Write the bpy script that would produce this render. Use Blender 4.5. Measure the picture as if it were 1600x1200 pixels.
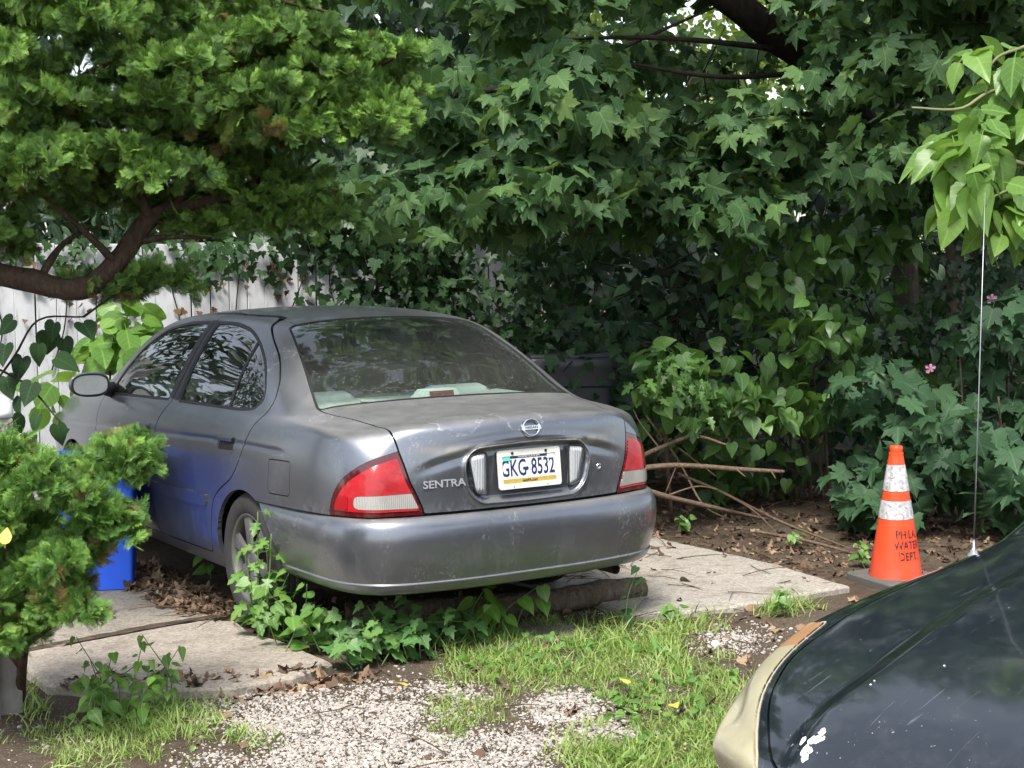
import bpy, bmesh, math, random
import numpy as np
from mathutils import Vector, Matrix, Euler, Quaternion

random.seed(7)
RNG = np.random.default_rng(11)
R = math.radians
scene = bpy.context.scene
for o in list(bpy.data.objects):
    bpy.data.objects.remove(o)
COL = scene.collection

# ---------------------------------------------------------------- camera, sky, sun, exposure
CAM_POS = Vector((-3.56763, -5.31808, 1.63542))
CAM_YAW, CAM_PITCH, CAM_ROLL = 0.57456, -0.07952, -0.00999
cam_data = bpy.data.cameras.new('camera')
cam = bpy.data.objects.new('camera', cam_data)
COL.objects.link(cam)
_f = Vector((math.sin(CAM_YAW) * math.cos(CAM_PITCH), math.cos(CAM_YAW) * math.cos(CAM_PITCH), math.sin(CAM_PITCH)))
_r = Vector((math.cos(CAM_YAW), -math.sin(CAM_YAW), 0))
_u = _r.cross(_f)
_c, _s = math.cos(CAM_ROLL), math.sin(CAM_ROLL)
CR, CU, CF = _c * _r + _s * _u, -_s * _r + _c * _u, _f
_m = Matrix((CR, CU, -CF)).transposed().to_4x4()
_m.translation = CAM_POS
cam.matrix_world = _m
cam_data.sensor_width = 36.0
cam_data.lens = 54.0
cam_data.clip_start = 0.05
cam_data.clip_end = 2000
scene.camera = cam

SUN_EL, SUN_AZ = R(56), R(225)       # azimuth measured clockwise from +Y
world = bpy.data.worlds.new('World')
scene.world = world
world.use_nodes = True
wn = world.node_tree
for n in list(wn.nodes):
    wn.nodes.remove(n)
wo = wn.nodes.new('ShaderNodeOutputWorld')
bg = wn.nodes.new('ShaderNodeBackground')
sky = wn.nodes.new('ShaderNodeTexSky')
sky.sky_type = 'NISHITA'
sky.sun_disc = False
sky.sun_elevation = SUN_EL
sky.sun_rotation = SUN_AZ
sky.air_density = 1.0
sky.dust_density = 1.5
sky.ozone_density = 1.0
hsv = wn.nodes.new('ShaderNodeHueSaturation')          # thin even cloud: a paler sky
hsv.inputs['Saturation'].default_value = 0.45
wn.links.new(sky.outputs[0], hsv.inputs['Color'])
wn.links.new(hsv.outputs[0], bg.inputs[0])
bg.inputs[1].default_value = 0.15
wn.links.new(bg.outputs[0], wo.inputs[0])

sun_data = bpy.data.lights.new('sun', 'SUN')
sun_data.energy = 3.2
sun_data.angle = R(18)
sun_data.color = (1.0, 0.95, 0.88)
sun = bpy.data.objects.new('sun', sun_data)
COL.objects.link(sun)
_sd = Vector((math.sin(SUN_AZ) * math.cos(SUN_EL), math.cos(SUN_AZ) * math.cos(SUN_EL), math.sin(SUN_EL)))
sun.rotation_euler = _sd.to_track_quat('Z', 'Y').to_euler()
sun.location = (0, 0, 20)

vs = scene.view_settings
vs.view_transform = 'Standard'
vs.look = 'None'
vs.exposure = 1.05
vs.gamma = 1.0
vs.use_curve_mapping = False
scene.render.engine = 'CYCLES'
scene.cycles.max_bounces = 6
scene.cycles.diffuse_bounces = 2
scene.cycles.glossy_bounces = 3
scene.cycles.transmission_bounces = 3
scene.cycles.adaptive_threshold = 0.02
scene.cycles.transparent_max_bounces = 8
scene.cycles.caustics_reflective = False
scene.cycles.caustics_refractive = False
scene.cycles.use_denoising = True

# ---------------------------------------------------------------- helpers
def put(o, label=None, cat=None, group=None, kind=None):
    if label: o['label'] = label
    if cat: o['category'] = cat
    if group: o['group'] = group
    if kind: o['kind'] = kind
    return o

def empty(name, loc=(0, 0, 0), rot=(0, 0, 0), parent=None):
    o = bpy.data.objects.new(name, None)
    o.empty_display_size = 0.1
    COL.objects.link(o)
    o.location = loc
    o.rotation_euler = rot
    if parent: o.parent = parent
    return o

def mdata(name, V, F, mat=None, smooth=True, normals=None, attrs=None):
    """V (n,3); F either (m,k) int array or a list of index lists."""
    me = bpy.data.meshes.new(name)
    V = np.asarray(V, dtype=np.float32)
    if isinstance(F, np.ndarray) and F.ndim == 2:
        k = F.shape[1]
        me.vertices.add(len(V)); me.vertices.foreach_set('co', V.ravel())
        me.loops.add(F.size); me.loops.foreach_set('vertex_index', F.astype(np.int32).ravel())
        me.polygons.add(len(F))
        me.polygons.foreach_set('loop_start', np.arange(0, F.size, k, dtype=np.int32))
        me.update(calc_edges=True)
    else:
        me.from_pydata([tuple(map(float, v)) for v in V], [], [list(map(int, f)) for f in F])
    me.validate()
    if smooth:
        me.polygons.foreach_set('use_smooth', np.ones(len(me.polygons), dtype=bool))
    if attrs:
        for k2, a in attrs.items():
            at = me.attributes.new(k2, 'FLOAT', 'POINT')
            at.data.foreach_set('value', np.asarray(a, dtype=np.float32))
    if mat is not None:
        for m_ in (mat if isinstance(mat, (list, tuple)) else [mat]):
            me.materials.append(m_)
    if normals is not None:
        me.normals_split_custom_set_from_vertices([tuple(map(float, n)) for n in normals])
    me.update()
    return me

def ob(name, me, parent=None, loc=None, rot=None):
    o = bpy.data.objects.new(name, me)
    COL.objects.link(o)
    if parent is not None: o.parent = parent
    if loc is not None: o.location = loc
    if rot is not None: o.rotation_euler = rot
    return o

def mk(name, V, F, mat=None, parent=None, smooth=True, normals=None, attrs=None):
    return ob(name, mdata(name, V, F, mat, smooth, normals, attrs), parent)

class MB:
    """collects simple shapes into one mesh"""
    def __init__(s): s.V = []; s.F = []
    def add(s, V, F):
        b = len(s.V)
        s.V += [tuple(map(float, v)) for v in V]
        s.F += [[b + int(i) for i in f] for f in F]
        return s
    def box(s, c, d, rz=0, rx=0, ry=0, taper=1.0):
        M = Euler((rx, ry, rz)).to_matrix()
        v = []
        for z in (-1, 1):
            k = 1.0 if z < 0 else taper
            for x, y in ((-1, -1), (1, -1), (1, 1), (-1, 1)):
                v.append(Vector(c) + M @ Vector((x * d[0] / 2 * k, y * d[1] / 2 * k, z * d[2] / 2)))
        return s.add(v, [(3, 2, 1, 0), (4, 5, 6, 7), (0, 1, 5, 4), (1, 2, 6, 5), (2, 3, 7, 6), (3, 0, 4, 7)])
    def tube(s, pts, rad, n=8, cap=True):
        V, F = tube_vf(pts, rad, n, cap)
        return s.add(V, F)
    def lathe(s, prof, n=24, c=(0, 0, 0), axis='Z', cap=True):
        V = []; F = []
        for r_, z in prof:
            for k in range(n):
                a = 2 * math.pi * k / n
                p = (r_ * math.cos(a), r_ * math.sin(a), z)
                if axis == 'X': p = (p[2], p[0], p[1])
                if axis == 'Y': p = (p[0], p[2], p[1])
                V.append((p[0] + c[0], p[1] + c[1], p[2] + c[2]))
        for i in range(len(prof) - 1):
            for k in range(n):
                F.append((i * n + k, i * n + (k + 1) % n, (i + 1) * n + (k + 1) % n, (i + 1) * n + k))
        if cap:
            F.append(list(range(n))[::-1]); F.append([(len(prof) - 1) * n + k for k in range(n)])
        return s.add(V, F)
    def build(s, name, mat, parent=None, smooth=False, bevel=0, seg=2, angle=None):
        me = mdata(name, s.V, s.F, mat, smooth)
        bm = bmesh.new(); bm.from_mesh(me)
        bmesh.ops.recalc_face_normals(bm, faces=bm.faces)
        if bevel:
            es = [e for e in bm.edges if len(e.link_faces) == 2 and e.calc_face_angle(0) > 0.5]
            bmesh.ops.bevel(bm, geom=es, offset=bevel, segments=seg, affect='EDGES', profile=0.5, clamp_overlap=True)
        bm.to_mesh(me); bm.free()
        if angle is not None or bevel:
            me.polygons.foreach_set('use_smooth', np.ones(len(me.polygons), dtype=bool))
            me.set_sharp_from_angle(angle=angle or R(35))
        return ob(name, me, parent)

def tube_vf(pts, rad, n=8, cap=True):
    P = [Vector(p) for p in pts]
    if not hasattr(rad, '__len__'): rad = [rad] * len(P)
    V = []; F = []
    nrm = None
    for i, p in enumerate(P):
        t = (P[min(i + 1, len(P) - 1)] - P[max(i - 1, 0)])
        if t.length < 1e-9: t = Vector((0, 0, 1))
        t.normalize()
        if nrm is None:
            a = Vector((0, 0, 1)) if abs(t.z) < .9 else Vector((1, 0, 0))
            nrm = t.cross(a).normalized()
        else:
            nrm = (nrm - t * nrm.dot(t)).normalized()
        b = t.cross(nrm)
        for k in range(n):
            a = 2 * math.pi * k / n
            V.append(p + (nrm * math.cos(a) + b * math.sin(a)) * rad[i])
    for i in range(len(P) - 1):
        for k in range(n):
            F.append((i * n + k, i * n + (k + 1) % n, (i + 1) * n + (k + 1) % n, (i + 1) * n + k))
    if cap:
        F.append(list(range(n))[::-1]); F.append([(len(P) - 1) * n + k for k in range(n)])
    return V, F

def crv(pts, n=24):
    """Catmull-Rom through points -> n samples"""
    P = np.asarray(pts, float)
    if len(P) < 3:
        t = np.linspace(0, 1, n)[:, None]
        return P[0] * (1 - t) + P[-1] * t
    Q = np.vstack([2 * P[0] - P[1], P, 2 * P[-1] - P[-2]])
    out = []
    for t in np.linspace(0, len(P) - 1, n):
        i = min(int(t), len(P) - 2); f = t - i
        a, b, c, d = Q[i:i + 4]
        out.append(.5 * (2 * b + (c - a) * f + (2 * a - 5 * b + 4 * c - d) * f * f + (3 * b - a - 3 * c + d) * f ** 3))
    return np.array(out)

# node material helper -------------------------------------------------------------
class NT:
    def __init__(s, name):
        s.m = bpy.data.materials.new(name); s.m.use_nodes = True
        s.t = s.m.node_tree
        for n in list(s.t.nodes): s.t.nodes.remove(n)
        s.out = s.t.nodes.new('ShaderNodeOutputMaterial')
    def n(s, typ, **kw):
        nd = s.t.nodes.new('ShaderNode' + typ)
        for k, v in kw.items():
            if k.startswith('i_'):
                key = k[2:]
                key = int(key) if key.isdigit() else key.replace('_', ' ')
                s.set(nd.inputs[key], v)
            else: setattr(nd, k, v)
        return nd
    def set(s, inp, v):
        if isinstance(v, bpy.types.NodeSocket): s.t.links.new(v, inp)
        else:
            if inp.type == 'RGBA' and len(v) == 3: v = (*v, 1)
            inp.default_value = v
    def coord(s, which='Object'): return s.n('TexCoord').outputs[which]
    def noise(s, scale, detail=4, rough=.55, vec=None, dist=0.0, out=0):
        nd = s.n('TexNoise', i_Scale=scale, i_Detail=detail, i_Roughness=rough, i_Distortion=dist)
        s.set(nd.inputs['Vector'], vec if vec is not None else s.coord())
        return nd.outputs[out]
    def voro(s, scale, vec=None, feature='F1', out='Distance'):
        nd = s.n('TexVoronoi', i_Scale=scale, feature=feature)
        s.set(nd.inputs['Vector'], vec if vec is not None else s.coord())
        return nd.outputs[out]
    def ramp(s, f, stops, interp='LINEAR'):
        nd = s.n('ValToRGB'); cr = nd.color_ramp; cr.interpolation = interp
        while len(cr.elements) > 1: cr.elements.remove(cr.elements[-1])
        for i, (p, c) in enumerate(stops):
            e = cr.elements[0] if i == 0 else cr.elements.new(p)
            e.position = p
            if not hasattr(c, '__len__'): c = (c, c, c)
            e.color = (*c, 1) if len(c) == 3 else c
        s.set(nd.inputs[0], f)
        return nd.outputs[0]
    def mix(s, f, a, b, mode='MIX'):
        nd = s.n('Mix', data_type='RGBA', blend_type=mode)
        s.set(nd.inputs[0], f); s.set(nd.inputs[6], a); s.set(nd.inputs[7], b)
        return nd.outputs[2]
    def math(s, op, a, b=0.0, c=0.0, clamp=False):
        nd = s.n('Math', operation=op, use_clamp=clamp)
        s.set(nd.inputs[0], a); s.set(nd.inputs[1], b); s.set(nd.inputs[2], c)
        return nd.outputs[0]
    def mapr(s, v, a, b, c=0.0, d=1.0):
        nd = s.n('MapRange', i_0=v, i_1=a, i_2=b, i_3=c, i_4=d); nd.clamp = True
        return nd.outputs[0]
    def scalev(s, sc, vec=None, loc=(0, 0, 0)):
        nd = s.n('Mapping'); s.set(nd.inputs[0], vec if vec is not None else s.coord())
        nd.inputs['Scale'].default_value = sc; nd.inputs['Location'].default_value = loc
        return nd.outputs[0]
    def sep(s, vec):
        nd = s.n('SeparateXYZ'); s.set(nd.inputs[0], vec); return nd.outputs
    def bump(s, h, strength=.3, dist=.01, nrm=None):
        nd = s.n('Bump', i_Strength=strength, i_Distance=dist, i_Height=h)
        if nrm is not None: s.set(nd.inputs['Normal'], nrm)
        return nd.outputs[0]
    def bsdf(s, **kw):
        nd = s.n('BsdfPrincipled')
        for k, v in kw.items(): s.set(nd.inputs[k.replace('_', ' ')], v)
        return nd
    def end(s, sh):
        s.t.links.new(sh if isinstance(sh, bpy.types.NodeSocket) else sh.outputs[0], s.out.inputs[0])
        return s.m

def simple(name, col, rough=.5, metal=0.0, var=.15, scale=30, bump=0.0, spec=.5, **kw):
    t = NT(name)
    nz = t.noise(scale, 4)
    a = tuple(c * (1 - var) for c in col); b = tuple(min(1, c * (1 + var)) for c in col)
    c = t.mix(nz, a, b)
    b_ = t.bsdf(Base_Color=c, Roughness=rough, Metallic=metal, Specular_IOR_Level=spec, **kw)
    if bump: t.set(b_.inputs['Normal'], t.bump(t.noise(scale * 3, 5), bump, .004))
    return t.end(b_)
# ---------------------------------------------------------------- sedan body surface
def cc_dense(P, F, level=4, iters=4, crease=None):
    """Catmull-Clark surface that passes through the points P -> dense V, N, T"""
    C = P.copy()
    def run(lv):
        me = bpy.data.meshes.new('cage'); me.from_pydata(C.tolist(), [], F)
        if crease:
            at = me.attributes.new('crease_edge', 'FLOAT', 'EDGE')
            for e in me.edges:
                w = crease.get((min(e.vertices), max(e.vertices)))
                if w: at.data[e.index].value = w
        o = bpy.data.objects.new('cage', me); COL.objects.link(o)
        md = o.modifiers.new('s', 'SUBSURF'); md.levels = lv; md.render_levels = lv; md.boundary_smooth = 'PRESERVE_CORNERS'
        ev = o.evaluated_get(bpy.context.evaluated_depsgraph_get()); m2 = ev.to_mesh()
        V = np.empty(len(m2.vertices) * 3, np.float32); m2.vertices.foreach_get('co', V); V = V.reshape(-1, 3).astype(float)
        Q = None
        if lv == level:
            Q = np.empty(len(m2.loops), np.int32); m2.loops.foreach_get('vertex_index', Q); Q = Q.reshape(-1, 4)
        ev.to_mesh_clear(); bpy.data.objects.remove(o); bpy.data.meshes.remove(me)
        return V, Q
    for i in range(iters):
        V, _ = run(3)
        C = C + (P - V[:len(P)]) * .9
    V, Q = run(level)
    T = np.vstack([Q[:, [0, 1, 2]], Q[:, [0, 2, 3]]])
    return V, vnormals(V, T), T

def vnormals(V, T):
    n = np.cross(V[T[:, 1]] - V[T[:, 0]], V[T[:, 2]] - V[T[:, 0]])
    N = np.zeros_like(V)
    for k in range(3): np.add.at(N, T[:, k], n)
    return N / np.maximum(np.linalg.norm(N, axis=1, keepdims=True), 1e-12)

SIDE_Z = np.array([.19, .31, .47, .63, .78, .885, .940])
SIDE_X = np.array([.775, .825, .848, .853, .842, .820, .790])
# y: (x, z) of rows 7..12
UPPER = {
    .24: [(.580, .952), (.50, .964), (.41, .971), (.31, .976), (.16, .982), (0, .984)],
    .50: [(.702, .962), (.625, .979), (.54, .988), (.43, .994), (.23, 1.000), (0, 1.002)],
    .72: [(.745, .970), (.690, .994), (.620, 1.009), (.515, 1.017), (.275, 1.023), (0, 1.025)],
    .95: [(.768, .985), (.718, 1.065), (.632, 1.125), (.535, 1.147), (.28, 1.164), (0, 1.170)],
    1.15: [(.774, .990), (.714, 1.112), (.622, 1.216), (.522, 1.250), (.27, 1.270), (0, 1.276)],
    1.33: [(.777, .988), (.710, 1.135), (.610, 1.272), (.510, 1.326), (.265, 1.350), (0, 1.357)],
    1.55: [(.778, .982), (.706, 1.140), (.602, 1.300), (.500, 1.362), (.26, 1.388), (0, 1.395)],
    2.10: [(.780, .967), (.706, 1.140), (.600, 1.313), (.496, 1.377), (.26, 1.403), (0, 1.411)],
    2.55: [(.783, .952), (.710, 1.130), (.602, 1.297), (.498, 1.360), (.26, 1.386), (0, 1.394)],
    2.80: [(.787, .942), (.722, 1.100), (.625, 1.252), (.520, 1.316), (.275, 1.346), (0, 1.356)],
    3.05: [(.790, .934), (.742, 1.045), (.665, 1.145), (.565, 1.206), (.295, 1.245), (0, 1.256)],
    3.30: [(.785, .922), (.740, .968), (.675, 1.015), (.580, 1.060), (.30, 1.108), (0, 1.120)],
    3.52: [(.770, .906), (.715, .928), (.640, .942), (.54, .956), (.28, .985), (0, .994)],
    3.85: [(.752, .868), (.695, .884), (.615, .893), (.52, .900), (.27, .912), (0, .916)],
    4.15: [(.715, .795), (.655, .812), (.58, .822), (.49, .830), (.25, .843), (0, .847)],
    4.33: [(.640, .722), (.58, .738), (.51, .747), (.43, .754), (.22, .765), (0, .768)],
}
def lerp(x, xs, ys):
    """smooth monotone-ish interpolation"""
    xs = np.asarray(xs, float); ys = np.asarray(ys, float)
    d = np.gradient(ys, xs)
    i = int(np.clip(np.searchsorted(xs, x) - 1, 0, len(xs) - 2))
    h = xs[i + 1] - xs[i]; t = np.clip((x - xs[i]) / h, 0, 1)
    return ((2 * t ** 3 - 3 * t ** 2 + 1) * ys[i] + (t ** 3 - 2 * t ** 2 + t) * h * d[i]
            + (-2 * t ** 3 + 3 * t ** 2) * ys[i + 1] + (t ** 3 - t ** 2) * h * d[i + 1])

REAR_LEAN = np.array([.03, .012, .0, .0, .012, .040, .078])
FRONT_LEAN = np.array([.02, .0, -.005, .0, .03, .07, .11])

def sedan_cage():
    ST = [.17, .30, .50, .72, .95, 1.15, 1.33, 1.55, 1.85, 2.2, 2.55, 2.8, 3.05, 3.30, 3.52, 3.85, 4.15, 4.33]
    ky = sorted(UPPER)
    W = lambda y: lerp(y, [.17, .30, .50, .80, 1.2, 3.3, 3.8, 4.1, 4.22, 4.33], [.825, .925, .972, .993, 1, 1, .985, .955, .915, .835])
    BZ = lambda y: lerp(y, [.17, .5, .9, 1.4, 2.2, 3.0, 3.5, 3.85, 4.15, 4.33], [-.012, .005, .015, .012, -.005, -.022, -.045, -.082, -.155, -.225])
    P = []; rows = []
    for si, y in enumerate(ST):
        half = []
        w = W(y); b = BZ(y)
        rl = {0: 1.0, 1: .55, 2: .15}.get(si, 0)
        fl = {len(ST) - 1: 1.0, len(ST) - 2: .4}.get(si, 0)
        zf = np.array([0, 0, .1, .3, .65, 1, 1])
        for r in range(7):
            half.append((SIDE_X[r] * w, y + REAR_LEAN[r] * rl - FRONT_LEAN[r] * fl, SIDE_Z[r] + b * zf[r]))
        for k in range(6):
            yy = float(np.clip(y, ky[0], ky[-1]))
            x = lerp(yy, ky, [UPPER[q][k][0] for q in ky]); z = lerp(yy, ky, [UPPER[q][k][1] for q in ky])
            dy = 0
            if si == 0: dy = REAR_LEAN[6] - [.045, .085, .112, .132, .150, .155][k]
            if si == 1: dy = REAR_LEAN[6] * .55 - [.022, .042, .058, .070, .080, .082][k]
            if si == len(ST) - 1: dy = -FRONT_LEAN[6] + [.02, .04, .058, .072, .09, .095][k]
            if si == len(ST) - 2: dy = -FRONT_LEAN[6] * .4 + [.01, .02, .03, .035, .04, .04][k]
            if k == 5: x = 0.0
            half.append((x, y + dy, z))
        full = [(-x, yy, z) for x, yy, z in half] + [(x, yy, z) for x, yy, z in half[:-1][::-1]]
        ids = []
        for p in full: ids.append(len(P)); P.append(p)
        rows.append(ids)
    F = []
    for a, b in zip(rows[:-1], rows[1:]):
        for k in range(24):
            F.append((a[k], a[k + 1], b[k + 1], b[k]))
    # rear and front caps
    for end in (0, 1):
        sec = rows[0] if end == 0 else rows[-1]
        top = sec[6:19]
        sgn = -1 if end == 0 else 1
        left = sec[0:7]; right = sec[::-1][0:7]
        grid = [[None] * 13 for _ in range(7)]
        for r in range(7): grid[r][0] = left[r]; grid[r][12] = right[r]
        grid[6] = list(top)
        for r in range(6):
            for c in range(1, 12):
                tx = P[top[c]]; lx = P[left[r]]
                xe = abs(P[top[0]][0]); k = tx[0] / xe
                x = k * abs(lx[0])
                q = abs(k)
                bow = (.105 if end == 0 else .12) * (1 - q ** 2.6)
                y = lx[1] + sgn * bow
                if end == 0: y -= (REAR_LEAN[r] - [.03, .012, 0, 0, -.010, -.014][r]) * (1 - q ** 2)
                zt = P[top[c]][2] - P[top[0]][2]
                z = lx[2] + zt * (r / 6.0) ** 2
                grid[r][c] = len(P); P.append((x, y, z))
        for r in range(6):
            for c in range(12):
                q = (grid[r][c], grid[r][c + 1], grid[r + 1][c + 1], grid[r + 1][c])
                F.append(q if end == 0 else q[::-1])
    return np.array(P, float), [tuple(f) for f in F]
# ---------------------------------------------------------------- cutting panels out of a dense surface
def trim(S, phi):
    """keep the part of surface S=(V,N,T) where phi<=0, cut exactly along phi=0"""
    V, N, T = S
    if len(T) == 0: return S
    ins = phi <= 0
    c = ins[T].sum(1)
    keep = T[c == 3]
    out = [keep]
    nv = [V]; nn = [N]; base = len(V)
    def cut(a, b):
        nonlocal base
        fa, fb = phi[a], phi[b]
        t = (fa / (fa - fb))[:, None]
        nv.append(V[a] + (V[b] - V[a]) * t)
        n = N[a] + (N[b] - N[a]) * t
        nn.append(n / np.maximum(np.linalg.norm(n, axis=1, keepdims=True), 1e-9))
        i = np.arange(base, base + len(a)); base += len(a)
        return i
    t1 = T[c == 1]
    if len(t1):
        k = np.argmax(ins[t1], axis=1); r = np.arange(len(t1))
        a, b, d = t1[r, k], t1[r, (k + 1) % 3], t1[r, (k + 2) % 3]
        # key edges so that shared cuts get merged below
        out.append(np.stack([a, cut(a, b), cut(a, d)], 1))
    t2 = T[c == 2]
    if len(t2):
        k = np.argmin(ins[t2], axis=1); r = np.arange(len(t2))
        a, b, d = t2[r, k], t2[r, (k + 1) % 3], t2[r, (k + 2) % 3]
        p, q = cut(b, a), cut(d, a)
        out.append(np.stack([p, b, d], 1)); out.append(np.stack([p, d, q], 1))
    V2 = np.vstack(nv); N2 = np.vstack(nn); T2 = np.vstack(out)
    # merge coincident cut points
    key = np.round(V2 * 2e5).astype(np.int64)
    _, first, inv = np.unique(key, axis=0, return_index=True, return_inverse=True)
    inv = inv.ravel()
    T2 = inv[T2]
    T2 = T2[(T2[:, 0] != T2[:, 1]) & (T2[:, 1] != T2[:, 2]) & (T2[:, 0] != T2[:, 2])]
    V2, N2 = V2[first], N2[first]
    used = np.unique(T2); m = np.full(len(V2), -1); m[used] = np.arange(len(used))
    return V2[used], N2[used], m[T2]

def pdist(q, poly):
    """signed distance (negative inside) of points q (n,2) to closed polygon"""
    P = np.asarray(poly, float); n = len(P)
    lo, hi = P.min(0), P.max(0)
    bd = np.maximum(np.maximum(lo - q, q - hi), 0).max(1)
    nearby = bd < .06
    if nearby.sum() < len(q):
        out = bd + .01
        if nearby.any(): out[nearby] = pdist(q[nearby], poly)
        return out
    d = np.full(len(q), 1e9); inside = np.zeros(len(q), bool)
    for i in range(n):
        a, b = P[i], P[(i + 1) % n]
        e = b - a; w = q - a
        t = np.clip((w @ e) / max(e @ e, 1e-12), 0, 1)
        d = np.minimum(d, np.linalg.norm(w - t[:, None] * e, axis=1))
        c = ((a[1] > q[:, 1]) != (b[1] > q[:, 1])) & (q[:, 0] < (b[0] - a[0]) * (q[:, 1] - a[1]) / (b[1] - a[1] + 1e-15) + a[0])
        inside ^= c
    return np.where(inside, -d, d)

def rnd(poly, r=.03, n=5):
    """round the corners of a polygon"""
    P = [np.array(p[:2], float) for p in poly]; rr = [p[2] if len(p) > 2 else r for p in poly]
    out = []
    for i in range(len(P)):
        a, b, c = P[i - 1], P[i], P[(i + 1) % len(P)]
        u = (a - b); v = (c - b); lu, lv = np.linalg.norm(u), np.linalg.norm(v)
        k = min(rr[i], .45 * lu, .45 * lv)
        if k < 1e-4: out.append(b); continue
        s, e = b + u / lu * k, b + v / lv * k
        for t in np.linspace(0, 1, n):
            out.append((1 - t) ** 2 * s + 2 * t * (1 - t) * b + t * t * e)
    return np.array(out)

def flange(S, d, tilt=None):
    """fold the open edges of a panel inwards so that gaps get depth"""
    V, N, T = S
    E = np.vstack([T[:, [0, 1]], T[:, [1, 2]], T[:, [2, 0]]])
    k = np.sort(E, axis=1); key = k[:, 0].astype(np.int64) * (len(V) + 1) + k[:, 1]
    _, idx, cnt = np.unique(key, return_index=True, return_counts=True)
    B = E[idx[cnt == 1]]
    bv = np.unique(B); m = np.full(len(V), -1)
    m[bv] = np.arange(len(bv))
    n0 = len(V)
    # duplicated rim so that the fold shades sharply
    Vr = V[bv]; Vi = Vr - N[bv] * d
    A, C = n0 + m[B[:, 0]], n0 + m[B[:, 1]]
    a2, c2 = A + len(bv), C + len(bv)
    q = np.vstack([np.stack([C, A, a2], 1), np.stack([C, a2, c2], 1)])
    # rim normals: outward in the plane of the panel
    cen = np.zeros((len(V), 3)); ct = np.zeros(len(V))
    tc = V[T].mean(1)
    for j in range(3): np.add.at(cen, T[:, j], tc); np.add.at(ct, T[:, j], 1)
    on = V[bv] - cen[bv] / np.maximum(ct[bv], 1)[:, None]
    on -= N[bv] * (on * N[bv]).sum(1, keepdims=True)
    on /= np.maximum(np.linalg.norm(on, axis=1, keepdims=True), 1e-9)
    return np.vstack([V, Vr, Vi]), np.vstack([N, on, on]), np.vstack([T, q])

def panel(name, S, mat, parent, d=.014, push=0.0):
    V, N, T = S
    if len(T) == 0: return None
    V = V + N * push
    if d: V, N, T = flange((V, N, T), d)
    return mk(name, V, T.astype(np.int32), mat, parent, normals=N)

def sel(S, phi):            # phi is a function of V
    return trim(S, phi(S[0]))
def cutout(S, phi, g=.0025):
    f = phi(S[0])
    return trim(S, f + g), trim(S, -f + g)

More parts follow.
